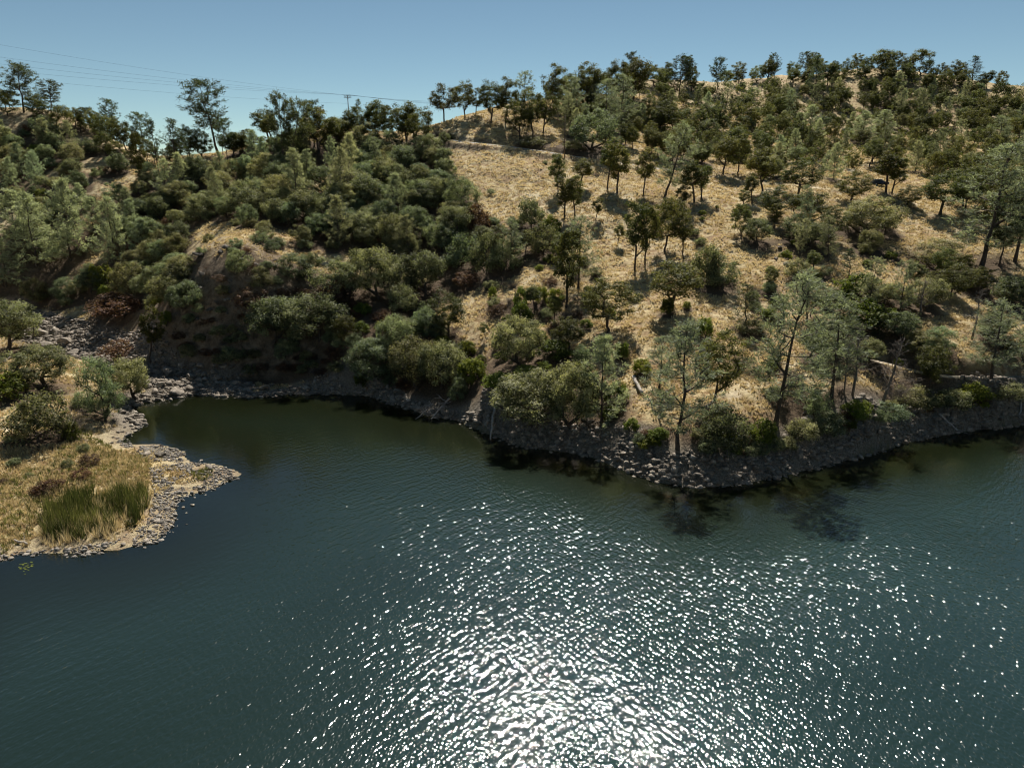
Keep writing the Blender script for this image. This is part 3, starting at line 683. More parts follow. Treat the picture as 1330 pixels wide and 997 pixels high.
# ------------------------------------------------------------------ terrain, lake, road, path
def axis(lo, hi, step, far, grow=1.16):
    a = list(np.arange(lo, hi + 1e-6, step)); s = step; q = hi
    while q < far: s *= grow; q += s; a.append(q)
    s = step; q = lo; b = []
    while q > -far: s *= grow; q -= s; b.append(q)
    return np.array(b[::-1] + a)
ax = axis(-165, 215, 0.68, 3000); ay = axis(58, 300, 0.68, 3000)
xx, yy = np.meshgrid(ax, ay, indexing='ij')
zz = height(xx, yy)
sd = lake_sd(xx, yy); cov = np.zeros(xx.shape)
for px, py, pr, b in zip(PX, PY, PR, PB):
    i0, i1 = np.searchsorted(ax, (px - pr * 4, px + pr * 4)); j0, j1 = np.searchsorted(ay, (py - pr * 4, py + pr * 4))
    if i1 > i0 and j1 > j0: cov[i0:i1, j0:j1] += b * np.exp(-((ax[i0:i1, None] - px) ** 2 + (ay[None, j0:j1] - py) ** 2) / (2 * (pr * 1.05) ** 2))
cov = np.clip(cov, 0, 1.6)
ni, nj = xx.shape
idx = np.arange(ni * nj).reshape(ni, nj)
Q = np.stack([idx[:-1, :-1], idx[1:, :-1], idx[1:, 1:], idx[:-1, 1:]], -1).reshape(-1, 4)
slope = np.hypot(*np.gradient(zz, ax, ay))
uu, vv, dd = proj(xx, yy, zz)
left_bank = smooth(-30, -40, xx) * smooth(112, 100, yy)
shore_w = np.where(xx < -5, 2.0, 3.6) + 2.2 * fbm(xx / 9, yy / 9, 31, 2)
gravel = smooth(1.0, 0.0, (sd - shore_w) / 2.5) * smooth(-1.5, 0, sd + 1) * (1 - 0.6 * left_bank)
gravel = np.maximum(gravel, smooth(7.5, 4.0, creek_d(xx, yy) + 2.5 * fbm(xx / 5, yy / 5, 33, 2)))
rocky = smooth(0.75, 1.15, slope + 0.35 * fbm(xx / 5, yy / 5, 37, 3)) * smooth(4, 10, sd)
kc = hit(312, 326); kd = np.hypot(xx - kc[0], (yy - kc[1]) * 1.2)
rocky = np.clip(rocky * (0.55 + 0.9 * np.clip(0.5 + fbm(xx / 3, yy / 3, 43, 3), 0, 1)) + 0.6 * smooth(15, 8, kd + 16 * fbm(xx / 3.5, yy / 3.5, 39, 3)), 0, 1)
bluff = smooth(-20, -34, xx) * smooth(128, 134, yy) * smooth(168, 156, yy) * smooth(-95, -80, xx)
litter_and_shade = np.clip(cov * 0.85 + 0.35 * bluff + 0.25 * fbm(xx / 6, yy / 6, 41, 3), 0, 1)  # fallen leaves under plants, plus the bluff's shade put in as dark brown

m, nt, out = new_mat('dry_grass_hillside')
p = principled(nt, 0.92, 0.12)
g = N(nt, 'ShaderNodeNewGeometry'); pos = g.outputs['Position']
n1 = noise(nt, 0.05, 4, 0.55, pos); n2 = noise(nt, 0.7, 5, 0.7, pos); n3 = noise(nt, 4.5, 4, 0.7, pos)
c = ramp(nt, n1, [(0.35, (0.44, 0.35, 0.185)), (0.5, (0.53, 0.435, 0.245)), (0.65, (0.59, 0.50, 0.305))])
c = mixc(nt, ramp(nt, n2, [(0.38, (1, 1, 1)), (0.56, (0, 0, 0))]), c, (0.25, 0.165, 0.08))
c = mixc(nt, 0.4, c, ramp(nt, n3, [(0.3, (0.45, 0.42, 0.38)), (0.62, (1, 1, 1))]), 'MULTIPLY')
n4 = noise(nt, 0.16, 4, 0.6, pos); c = mixc(nt, ramp(nt, n4, [(0.52, (0, 0, 0)), (0.66, (0.75, 0.75, 0.75))]), c, (0.30, 0.20, 0.115)); c = mixc(nt, ramp(nt, n4, [(0.30, (0.6, 0.6, 0.6)), (0.42, (0, 0, 0))]), c, (0.60, 0.52, 0.37))
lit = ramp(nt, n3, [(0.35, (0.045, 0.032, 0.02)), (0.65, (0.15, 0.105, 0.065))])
c = mixc(nt, ramp(nt, attr(nt, 'litter_and_shade'), [(0.25, (0, 0, 0)), (0.75, (1, 1, 1))]), c, lit)
rk = ramp(nt, n2, [(0.35, (0.065, 0.048, 0.033)), (0.65, (0.24, 0.185, 0.125))])  # brown rock, darkened so the bluff's own shade is in the colour
c = mixc(nt, attr(nt, 'rocky'), c, rk)
gr = ramp(nt, n3, [(0.35, (0.09, 0.074, 0.056)), (0.6, (0.24, 0.21, 0.165))])
c = mixc(nt, attr(nt, 'gravel'), c, gr)
bed = ramp(nt, n2, [(0.35, (0.05, 0.05, 0.02)), (0.65, (0.16, 0.145, 0.06))])
c = mixc(nt, attr(nt, 'bed'), c, bed)
nt.links.new(c, p.inputs['Base Color'])
b1 = bump(nt, n3, 0.15, 1.0); nt.links.new(bump(nt, n2, 0.5, 1.0, b1), p.inputs['Normal'])
nt.links.new(p.outputs[0], out.inputs[0]); M['ground'] = m
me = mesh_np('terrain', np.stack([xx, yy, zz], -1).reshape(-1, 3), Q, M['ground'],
             {'litter_and_shade': litter_and_shade.ravel(), 'rocky': rocky.ravel(), 'gravel': gravel.ravel(), 'bed': smooth(0.0, -0.6, sd).ravel()}, smooth_shade=True)
link('terrain', me, kind='structure')

# water
wx = np.concatenate([np.arange(-330, -90, 8), np.arange(-90, 180, 1.5), np.arange(180, 431, 8)]); wy = np.concatenate([np.arange(-290, 40, 8), np.arange(40, 150, 1.5), np.arange(150, 180, 6)])
wxx, wyy = np.meshgrid(wx, wy, indexing='ij'); wsd = lake_sd(wxx, wyy); wid = np.arange(wxx.size).reshape(wxx.shape)
wq = np.stack([wid[:-1, :-1], wid[1:, :-1], wid[1:, 1:], wid[:-1, 1:]], -1).reshape(-1, 4)
wq = wq[(wsd.ravel()[wq].min(1) < 1.5)]
depth = -np.minimum(height(wxx, wyy), 0)
shallow = np.exp(-depth / 0.55)
cove = smooth(-6, -24, wsd) * smooth(0, 1, (wsd + 60) / -40 + 1.6)
rip = np.clip(smooth(-3, -20, wsd), 0, 1)
rip = rip * (0.35 + 0.65 * smooth(112, 92, wyy - 0.12 * wxx)) * (0.62 + 0.38 * smooth(-25, 12, wxx) + 0.10 * smooth(15, 60, wxx))
m, nt, out = new_mat('lake_water')
g = N(nt, 'ShaderNodeNewGeometry'); pos = g.outputs['Position']
def wave(rot, sx, sy, detail=2, rough=0.5, dist=0.0):
    mp = N(nt, 'ShaderNodeMapping'); mp.vector_type = 'TEXTURE'; mp.inputs['Rotation'].default_value = (0, 0, rot); mp.inputs['Scale'].default_value = (1 / sx, 1 / sy, 1)
    nt.links.new(pos, mp.inputs[0]); n = N(nt, 'ShaderNodeTexNoise'); n.inputs['Scale'].default_value = 1.0; n.inputs['Detail'].default_value = detail; n.inputs['Roughness'].default_value = rough; n.inputs['Distortion'].default_value = dist
    nt.links.new(mp.outputs[0], n.inputs['Vector']); return n.outputs[0]
WA = wave(radians(48), 0.5, 1.65, 1)          # wind ripples, crests running up to the right
WB = wave(radians(122), 1.15, 2.55, 0)            # crossing ripples
WC = wave(radians(80), 3.2, 5.5, 0)     # small chop
big = noise(nt, 0.035, 2, 0.5, pos)
s = math_n(nt, 'MULTIPLY', WA, 0.145); s = math_n(nt, 'ADD', s, math_n(nt, 'MULTIPLY', WB, 0.075)); s = math_n(nt, 'ADD', s, math_n(nt, 'MULTIPLY', WC, 0.06)); WD = wave(radians(150), 4.6, 6.8, 0); s = math_n(nt, 'ADD', s, math_n(nt, 'MULTIPLY', WD, 0.012))
amp = math_n(nt, 'ADD', math_n(nt, 'MULTIPLY', attr(nt, 'ripple'), math_n(nt, 'ADD', math_n(nt, 'MULTIPLY', big, 1.0), 0.28)), 0.08)
s = math_n(nt, 'MULTIPLY', s, amp)
nb = bump(nt, s, 1.0, 1.0)
fr = N(nt, 'ShaderNodeFresnel'); fr.inputs[0].default_value = 1.72; nt.links.new(nb, fr.inputs['Normal'])
gl = N(nt, 'ShaderNodeBsdfGlossy'); gl.inputs['Roughness'].default_value = 0.10; nt.links.new(nb, gl.inputs['Normal'])
df = N(nt, 'ShaderNodeBsdfDiffuse'); nt.links.new(mixc(nt, attr(nt, 'ripple'), (0.0066, 0.009, 0.003), ramp(nt, big, [(0.35, (0.010, 0.022, 0.018)), (0.65, (0.0145, 0.031, 0.027))])), df.inputs[0])
tr = N(nt, 'ShaderNodeBsdfTransparent'); tr.inputs[0].default_value = (0.62, 0.62, 0.40, 1)
mx = N(nt, 'ShaderNodeMixShader'); nt.links.new(math_n(nt, 'MULTIPLY', attr(nt, 'shallow'), 0.55), mx.inputs[0]); nt.links.new(df.outputs[0], mx.inputs[1]); nt.links.new(tr.outputs[0], mx.inputs[2])
m2 = N(nt, 'ShaderNodeMixShader'); nt.links.new(fr.outputs[0], m2.inputs[0]); nt.links.new(mx.outputs[0], m2.inputs[1]); nt.links.new(gl.outputs[0], m2.inputs[2]); nt.links.new(m2.outputs[0], out.inputs[0])
me = mesh_np('lake_water', np.stack([wxx, wyy, np.zeros_like(wxx)], -1).reshape(-1, 3), wq, m, {'shallow': shallow.ravel(), 'ripple': rip.ravel()})
link('lake_water', me, kind='structure')

def ribbon(name, pts, hw, lift, mat):
    P = np.array(pts); t = np.gradient(P[:, :2], axis=0); t /= np.linalg.norm(t, axis=1)[:, None] + 1e-9; nrm = np.stack([-t[:, 1], t[:, 0]], 1)
    V = []; 
    for k, o in enumerate((-hw, -hw * .45, 0, hw * .45, hw)):
        V.append(np.concatenate([P[:, :2] + nrm * o, P[:, 2:] + lift + 0.11 * np.sign(nrm[:, 1:]) * o + (0.03 if abs(o) < hw * .9 else -0.04)], 1))
    n = len(P); V = np.concatenate(V); f = [[k * n + i, k * n + i + 1, (k + 1) * n + i + 1, (k + 1) * n + i] for k in range(4) for i in range(n - 1)]
    return link(name, mesh_np(name, V, np.array(f), mat, smooth_shade=True), kind='structure')
def road_mat(name, a, b):
    m, nt, out = new_mat(name); p = principled(nt, 0.9, 0.2); g = N(nt, 'ShaderNodeNewGeometry')
    n = noise(nt, 1.3, 5, 0.65, g.outputs['Position']); nt.links.new(ramp(nt, n, [(0.3, a), (0.7, b)]), p.inputs['Base Color']); nt.links.new(bump(nt, n, 0.05), p.inputs['Normal']); nt.links.new(p.outputs[0], out.inputs[0]); return m
ribbon('road', road_pts, 1.35, 0.2, road_mat('pale_road', (0.24, 0.225, 0.205), (0.34, 0.325, 0.30)))
ribbon('path', path_pts, 0.6, 0.08, road_mat('trodden_earth', (0.33, 0.27, 0.19), (0.46, 0.39, 0.29)))

# ------------------------------------------------------------------ plants as things
INFO = {'oak': ('oak_tree', 'oak tree', 'olive-green oak'), 'slim_oak': ('oak_tree', 'oak tree', 'slim small-crowned oak'), 'live': ('evergreen_oak', 'oak tree', 'dense grey-green oak'),
        'bush': ('shrub', 'shrub', 'rounded grey-green shrub'), 'green': ('green_bush', 'bush', 'bright green bush'), 'red': ('russet_shrub', 'shrub', 'russet-brown shrub'),
        'pine': ('pine_tree', 'pine tree', 'pale airy pine'), 'bushy_pine': ('pine_tree', 'pine tree', 'bushy pale pine'), 'dark_pine': ('pine_tree', 'pine tree', 'dark high-crowned pine'),
        'cone_pine': ('pine_tree', 'pine tree', 'dark narrow pine'), 'dead': ('dead_tree', 'dead tree', 'bare grey dead tree'), 'twigs': ('bare_shrub', 'shrub', 'leafless grey shrub')}
def zone(u, v):
    if v < 235 and u >= 640 and v < 226 - 0 * u:
        col = 'behind the road' if u < 800 else 'above the leaning roadside pine' if u < 920 else 'left of the spire-shaped pine' if u < 1050 else 'above the parked car' if u < 1180 else 'toward the right edge'
        row = 'on the far skyline' if v < 116 else 'high on the wooded hill' if v < 146 else 'midway up the wooded hill' if v < 182 else 'low on the wooded hill'
        return row + ' ' + col, 'trees and shrubs on the wooded hill'
    if v < 200 and u < 215: return 'on the left ridge under the wires', 'trees on the left ridge'
    if v < 215 and u < 345: return 'around the lone leaning skyline pine', 'trees on the left ridge'
    if v < 205 and u < 562: return 'on the ridge beside the utility pole', 'trees on the left ridge'
    if v < 192 and u < 700: return 'on the grassy knoll above the road', 'trees on the knoll above the road'
    if u < 230 and v < 405:
        if v < 260: return ('on the upper slope at the left edge' if u < 110 else 'on the upper left slope below the ridge'), 'plants on the left slope'
        if v < 330: return ('among the pale pines at the left edge' if u < 110 else 'right of the pale pines on the left slope'), 'plants on the left slope'
        return ('on the lower left slope above the creek' if u < 120 else 'left of the rocky bluff above the creek'), 'plants on the left slope'
    if u < 200 and v >= 405: return ('on the left bank behind the reeds' if v > 560 else 'on the left bank near the creek'), 'plants on the left bank'
    if u < 610 and v < 350:
        col = 'above the rocky bluff' if u < 330 else 'left brush gully' if u < 430 else 'mid brush gully' if u < 520 else 'right brush gully'
        row = 'high' if v < 235 else 'halfway' if v < 285 else 'low'
        return row + (' ' if 'bluff' in col else ' in the ') + col, 'plants in the brush gully'
    if u < 610:
        col = 'on the dark bluff face' if u < 330 else 'on the dark slope above the cove' if u < 470 else 'above the driftwood pile'
        return ('high ' if v < 420 else 'low ') + col, 'plants on the shaded slope above the cove'
    if u < 830:
        if v < 300: return 'on the golden slope just below the road', 'plants on the golden slope'
        if v < 400: return ('on the left part of the golden slope' if u < 720 else 'in the middle of the golden slope'), 'plants on the golden slope'
        if v < 480: return ('left of the wide open-branched oak' if u < 730 else 'below the wide open-branched oak'), 'plants on the golden slope'
        return ('on the shore by the pale dead trunk' if u < 730 else 'on the shore left of the point pine'), 'plants along the far shore'
    if u < 990:
        if v < 300: return 'below the road right of the leaning pine', 'plants on the golden slope'
        if v < 420: return 'around the rounded lone oak mid-slope', 'plants on the golden slope'
        if v < 520: return 'uphill of the point pine', 'plants on the golden slope'
        return 'around the foot of the point pine', 'plants along the far shore'
    if v < 330: return ('on the slope left of the parked car' if u < 1110 else 'on the knoll around the parked car' if u < 1215 else 'around the massive pale pine'), 'plants on the right slope'
    if v < 420: return ('above the very tall shore pine' if u < 1090 else 'in the middle of the right slope' if u < 1200 else 'below the massive pale pine'), 'plants on the right slope'
    if v < 500: return ('right behind the very tall shore pine' if u < 1110 else 'above the shore path' if u < 1230 else 'near the feathery pine at the right edge'), 'plants on the right slope'
    return ('at the foot of the very tall shore pine' if u < 1110 else 'below the shore path'), 'plants along the far shore'
ORD = 'first second third fourth fifth sixth seventh eighth ninth tenth eleventh twelfth thirteenth fourteenth fifteenth sixteenth seventeenth eighteenth nineteenth twentieth'.split()
def ordinal(k): return ORD[k] if k < 20 else ['twenty-', 'thirty-', 'forty-'][(k + 1) // 10 - 2] + ORD[(k + 1) % 10 - 1] if (k + 1) % 10 else ['thirtieth', 'fortieth', 'fiftieth'][(k + 1) // 10 - 3]
def number(items):
    """items: list of (key phrase, place phrase, u) -> unique labels"""
    by = {}
    for i, (a, b, u) in enumerate(items): by.setdefault((a, b), []).append((u, i))
    lab = {}
    for (a, b), l in by.items():
        l.sort()
        for k, (u, i) in enumerate(l):
            if len(l) == 1: lab[i] = f'{a} {b}'
            elif k == 0: lab[i] = f'{a} {b}, leftmost'
            elif k == len(l) - 1: lab[i] = f'{a} {b}, rightmost'
            else: lab[i] = f'{a} {b}, {ordinal(k)} from left'
    return lab
items = []
for i, q in enumerate(PLANTS):
    q['zone'], q['group'] = zone(q['u'], q['v'])
auto = [i for i, q in enumerate(PLANTS) if q['label'] is None]
lab = number([(INFO[PLANTS[i]['kind']][2], PLANTS[i]['zone'], PLANTS[i]['u']) for i in auto])
for k, i in enumerate(auto): PLANTS[i]['label'] = lab[k]
cyc = {}
PZ = height(PX, PY)
for q, gz_ in zip(PLANTS, PZ):
    k = q['kind']; vs = VAR[k]; j = cyc.get(k, 0); cyc[k] = j + 1; va = vs[(j * 5 + j // len(vs)) % len(vs)]
    x, y, z = q['p']; z = float(gz_) - 0.05
    sxy = q['W'] / va['w']; sz = q['H'] / va['h']; sxy = min(max(sxy, 0.5 * sz), 1.9 * sz)
    rt = bpy.data.objects.new(INFO[k][0], None); COL.objects.link(rt)
    rt.empty_display_size = 0.3; rt.location = (x, y, z); rt.rotation_mode = 'ZYX'
    rt.rotation_euler = (radians(FR.uniform(-5, 5)), radians(q['lean']), FR.uniform(0, 2 * pi)); rt.scale = (sxy, sxy, sz)
    rt['label'] = q['label']; rt['category'] = INFO[k][1]; rt['group'] = q['group']
    v = FR.uniform(0.65, 1.3); v *= {'bushy_pine': 1.35, 'live': 1.08, 'bush': 1.08}.get(k, 1.0); wm = FR.uniform(-0.11, 0.15) * (1.2 if k in ('live', 'bush') else 0.8); col = (v * (1 + wm), v, v * (1 - 0.6 * wm), 1)
    if 'wispy' in q['label'] and k == 'bush': col = (0.98, 0.88, 0.84, 1)
    if k == 'pine' and q['hand']: col = (1.0, 1.03, 1.06, 1)
    if k == 'bushy_pine' and q['hand']: col = (1.5, 1.5, 1.5, 1)
    for nm, me in va['parts']:
        o = bpy.data.objects.new(nm, me); COL.objects.link(o); o.parent = rt; o.color = col

# ------------------------------------------------------------------ boulders one by one
BOULD = []
def boulders(poly, n, lo, hi, place, group, wet=False, tone=1.0, seed=1, sink=0.3):
    rr = random.Random(seed); us = [p[0] for p in poly]; vs = [p[1] for p in poly]; k = 0; mine = []
    for _ in range(n * 60):
        if k >= n: break
        u = rr.uniform(min(us), max(us)); v = rr.uniform(min(vs), max(vs))
        if not in_poly(u, v, poly): continue
        px = lo + (hi - lo) * rr.random() ** 1.8
        if any(math.hypot(u - a, (v - b) * 1.5) < 0.42 * (px + c) for a, b, c in mine): continue
        h = hit(u, v)
        if h is None: continue
        mine.append((u, v, px)); k += 1
        BOULD.append((u, v, px, h, place, group, tone * rr.uniform(0.75, 1.25), rr.randrange(9), rr.uniform(0, 6.28), sink))
boulders([(48, 430), (95, 431), (142, 440), (168, 456), (150, 470), (108, 463), (60, 452)], 48, 9, 28, 'in the creek bed', 'creek bed boulders', seed=2, tone=1.05)
boulders([(205, 497), (215, 480), (238, 472), (290, 474), (290, 508), (255, 506), (215, 515), (198, 512)], 22, 9, 26, 'at the creek mouth', 'creek mouth boulders', seed=3, tone=1.1)
boulders([(290, 474), (335, 480), (350, 508), (300, 512), (285, 508)], 14, 8, 22, 'right of the creek mouth', 'creek mouth boulders', seed=4, tone=0.9)
boulders([(345, 498), (420, 500), (500, 512), (480, 516), (430, 511), (350, 512)], 14, 5, 12, 'at the dark cove waterline', 'cove shore boulders', seed=5)
boulders([(502, 508), (545, 520), (540, 534), (505, 520)], 12, 5, 10, 'left of the driftwood pile', 'cove shore boulders', seed=6, tone=1.25)
boulders([(590, 532), (640, 540), (645, 562), (600, 545)], 15, 5, 12, 'left of the pale dead trunk', 'cove shore boulders', seed=7, tone=1.15)
boulders([(655, 560), (760, 572), (790, 590), (720, 582), (660, 574)], 15, 5, 11, 'right of the pale dead trunk', 'point boulders', seed=8)
boulders([(795, 578), (870, 586), (870, 626), (812, 606)], 20, 6, 15, 'on the left of the rocky point', 'point boulders', seed=9, tone=1.15)
boulders([(870, 588), (960, 590), (965, 626), (870, 628)], 20, 6, 15, 'at the tip of the rocky point', 'point boulders', seed=10, tone=1.1)
boulders([(965, 588), (1080, 570), (1085, 598), (970, 624)], 18, 6, 13, 'below the very tall shore pine', 'right shore boulders', seed=11)
boulders([(1085, 568), (1190, 545), (1195, 570), (1085, 598)], 18, 6, 13, 'below the leaning dead tree', 'right shore boulders', seed=12)
boulders([(1195, 543), (1328, 522), (1328, 548), (1200, 568)], 18, 5, 11, 'near the shore log at right', 'right shore boulders', seed=13)
boulders([(150, 560), (180, 545), (185, 552), (165, 568), (140, 580)], 12, 5, 12, 'on the gravel below the bank oak', 'left bank boulders', seed=14, tone=1.15)
boulders([(172, 578), (235, 586), (305, 614), (250, 632), (200, 640), (185, 600)], 12, 5, 14, 'on the gravel spit', 'left bank boulders', seed=15, tone=1.15)
boulders([(85, 712), (150, 706), (195, 690), (215, 655), (225, 680), (190, 703), (150, 712)], 16, 5, 11, 'on the shore below the reeds', 'left bank boulders', seed=16, tone=1.2)
boulders([(1000, 320), (1030, 318), (1040, 350), (1005, 345)], 6, 6, 13, 'on the slope above the very tall shore pine', 'slope boulders', seed=17, tone=0.75)
boulders([(246, 328), (300, 318), (372, 338), (360, 352), (300, 350), (250, 350)], 11, 8, 22, 'on the rocky bluff ledge', 'bluff rocks', seed=19, tone=0.6)
boulders([(250, 355), (360, 355), (360, 430), (250, 430)], 14, 6, 16, 'on the dark bluff face', 'bluff rocks', seed=20, tone=0.55)
boulders([(0, 462), (14, 468), (8, 474), (0, 474)], 2, 10, 16, 'on the grass at the left edge', 'left bank boulders', seed=18, tone=0.7)
lab = number([('grey boulder', b[4], b[0]) for b in BOULD]); BZ = height(np.array([b[3][0] for b in BOULD]), np.array([b[3][1] for b in BOULD]))
for i, (u, v, px, h, place, group, tone, var, rot, sink) in enumerate(BOULD):
    dep = proj(*h)[2]; r = px / F * dep / 2 * 1.1
    z = float(BZ[i])
    o = link('boulder', ROCKS[var], label=lab[i], cat='boulder', group=group, loc=(h[0], h[1], max(z, -0.05) + r * 0.12))
    o.rotation_euler = (random.Random(i).uniform(-.35, .35), random.Random(i + 999).uniform(-.35, .35), rot); o.scale = (r * 1.1, r, r * 0.95); o.color = (tone, tone, tone, 1)
def lone_rock(u, v, px, label, tone, var, z=0.0, name='boulder'):
    p = at_z(u, v, z); r = px / F * proj(*p)[2] / 2
    o = link(name, ROCKS[var], label=label, cat='boulder', group='rocks off the left shore', loc=(p[0], p[1], p[2] + r * 0.15)); o.scale = (r, r, r * .8); o.color = (tone, tone, tone * .97, 1)
lone_rock(250, 656, 8, 'small pale stone breaking the water off the reed bank', 1.8, 2)
lone_rock(238, 659, 6, 'greenish low stone awash beside the small pale stone', 0.9, 4)
lone_rock(242, 666, 4, 'tiny white stone below the small pale stone', 1.8, 5)
lone_rock(242, 681, 4, 'tiny dark stone in open water off the reed bank', 0.3, 1)
lone_rock(208, 592, 20, 'long dark flat rock at the back of the gravel spit', 0.55, 3, 0.35)

# ------------------------------------------------------------------ ground cover that nobody could count
def scatter_rocks(name, label, P, R, seed, mat):
    rng = np.random.default_rng(seed); base = [rock_shape(700 + k, 0, 3) for k in range(6)]
    V = []; Fa = []; o = 0
    for k in range(6):
        m = np.arange(len(P)) % 6 == k; n = m.sum()
        if n == 0: continue
        a = rng.uniform(0, 2 * pi, n); ca, sa = np.cos(a), np.sin(a); v, f = base[k]
        q = v[None] * R[m][:, None, None] * rng.uniform(0.75, 1.25, (n, 1, 3))
        q = np.stack([q[..., 0] * ca[:, None] - q[..., 1] * sa[:, None], q[..., 0] * sa[:, None] + q[..., 1] * ca[:, None], q[..., 2]], -1) + P[m][:, None]
        V.append(q.reshape(-1, 3)); Fa.append((f[None] + (np.arange(n) * len(v))[:, None, None] + o).reshape(-1, 3)); o += n * len(v)
    return link(name, mesh_np(name, np.concatenate(V), np.concatenate(Fa), mat), kind='stuff', label=label, cat='rubble')
rng = np.random.default_rng(21)
n = 190000; X = rng.uniform(-130, 150, n); Y = rng.uniform(72, 195, n); S = lake_sd(X, Y)
wdt = np.where(X < -5, 2.0, 5.0) + 3.0 * fbm(X / 6, Y / 6, 31, 3)
ok = (((S > -0.7) & (S < wdt)) | ((S > 0) & (creek_d(X, Y) < 5.5))) & ~((X < -33) & (Y < 110) & (creek_d(X, Y) > 6)); X, Y, S = X[ok], Y[ok], S[ok]
R = np.where(rng.random(len(X)) < 0.3, rng.uniform(0.32, 0.75, len(X)), 0.12 + 0.24 * rng.random(len(X)) ** 1.4)
scatter_rocks('shore_rubble', 'grey stone rubble along the far waterline', np.stack([X, Y, height(X, Y) + R * 0.2], 1), R, 22, M['rock'])
def px_scatter(poly, n, seed, z=0.4):
    rng = np.random.default_rng(seed); pw = np.array([at_z(u, v, z)[:2] for u, v in poly]); lo, hi = pw.min(0), pw.max(0); out = []
    while len(out) < n:
        q = rng.uniform(lo, hi)
        if in_poly(q[0], q[1], [tuple(a) for a in pw]): out.append(q)
    return np.array(out)
G = np.concatenate([px_scatter([(150, 572), (188, 544), (182, 556), (166, 572), (176, 579), (208, 575), (240, 585), (244, 596), (278, 600), (318, 615), (276, 636), (232, 648), (230, 683), (200, 706), (150, 716), (85, 720), (86, 708), (150, 700), (190, 680), (200, 640), (190, 600)], 7500, 31),
                    px_scatter([(0, 728), (90, 718), (86, 708), (0, 715)], 350, 32)])
G = G[fbm(G[:, 0] / 3, G[:, 1] / 3, 35, 2) > -0.2]; rg_ = np.random.default_rng(33); R = np.where(rg_.random(len(G)) < 0.05, rg_.uniform(0.2, 0.42, len(G)), 0.045 + 0.13 * rg_.random(len(G)) ** 1.6)
scatter_rocks('bank_gravel', 'pale cobbles and gravel of the left spit', np.stack([G[:, 0], G[:, 1], height(G[:, 0], G[:, 1]) + R * 0.25], 1), R, 34, M['gravel'])

def blades(name, label, cat, P, H, W, per, mat, seed, splay=0.45, tint=None, curve=0.25):
    rng = np.random.default_rng(seed); n = len(P) * per; C = np.repeat(P, per, 0); h = np.repeat(H, per) * rng.uniform(0.55, 1.15, n); w = np.repeat(W, per)
    a = rng.uniform(0, 2 * pi, n); r = splay * h * rng.random(n); base = C + np.stack([np.cos(a), np.sin(a), 0 * a], 1) * (w * 2.0)[:, None]
    tip = base + np.stack([np.cos(a) * r, np.sin(a) * r, h], 1); b = a + pi / 2 + rng.normal(0, .5, n); s = np.stack([np.cos(b), np.sin(b), 0 * b], 1) * w[:, None]
    V = np.stack([base - s, base + s, tip], 1).reshape(-1, 3); t = np.clip((np.repeat(tint, per) if tint is not None else 0.5) + rng.normal(0, .2, n), 0, 1)
    return link(name, mesh_np(name, V, np.arange(n * 3).reshape(-1, 3), mat, {'tint': np.repeat(t, 3)}), kind='stuff', label=label, cat=cat)
# dry tufts on the open slopes
rng = np.random.default_rng(51); n = 420000
X = rng.uniform(-125, 215, n); Y = 60 + 260 * rng.random(n)
u_, v_, d_ = proj(X, Y, gz(X, Y)); S = lake_sd(X, Y)
ok = (S > np.where(X < -18, 3, 7)) & (u_ > -60) & (u_ < 1390) & (rng.random(n) < np.clip((120 / d_) ** 1.3, 0, 1)); X, Y, d_ = X[ok], Y[ok], d_[ok]
C = cover(X, Y); e_ = 1.2; sl_ = np.hypot(gz(X + e_, Y) - gz(X - e_, Y), gz(X, Y + e_) - gz(X, Y - e_)) / (2 * e_)
ok = (sl_ < 0.8) & ((np.hypot(X - kc[0], (Y - kc[1]) * 1.2) + 16 * fbm(X / 3.5, Y / 3.5, 39, 3) > 10) | (rng.random(len(X)) < 0.4)) & (creek_d(X, Y) > 6) & (C < 0.55 + 0.3 * rng.random(len(X))) & (fbm(X / 1.9, Y / 1.3, 61, 2) > -0.22 + 0.0 * X); X, Y, d_ = X[ok], Y[ok], d_[ok]
pick = rng.permutation(len(X))[:64000]; X, Y, d_ = X[pick], Y[pick], d_[pick]
Z = height(X, Y)
blades('dry_grass', 'golden dry grass tufts covering the open slopes', 'grass', np.stack([X, Y, Z - 0.03], 1), rng.uniform(0.2, 0.5, len(X)), 0.05 + 0.0006 * d_, 6, M['dry'], 52, 0.9, np.clip(0.5 + 1.1 * fbm(X / 4, Y / 4, 63, 3), 0, 1))
# reeds and green waterside weeds on the left bank
P = px_scatter([(50, 680), (66, 655), (96, 648), (120, 640), (150, 645), (188, 636), (194, 652), (176, 682), (120, 698), (62, 700)], 1150, 71, 0.5); P = P[fbm(P[:, 0] / 2.2, P[:, 1] / 1.6, 70, 3) > -0.36]; Z = height(P[:, 0], P[:, 1])
blades('reeds', 'tall dark green reed bed on the left bank', 'reeds', np.stack([P[:, 0], P[:, 1], Z], 1), np.clip(np.random.default_rng(72).uniform(1.2, 2.5, len(P)) * (1 + 1.1 * fbm(P[:, 0] / 1.8, P[:, 1] / 1.8, 79, 2)), 0.5, 3.2), np.full(len(P), 0.035), 9, M['reed'], 73, 0.5, np.clip(0.25 + 0.9 * fbm(P[:, 0] / 2.5, P[:, 1] / 2.5, 75, 2), 0, 1))
P = np.concatenate([px_scatter([(40, 690), (110, 676), (165, 672), (150, 700), (60, 708)], 80, 76, 0.4), px_scatter([(46, 680), (66, 645), (120, 632), (192, 628), (198, 655), (176, 686), (120, 700), (58, 704)], 130, 74, 0.5)]); Z = height(P[:, 0], P[:, 1])
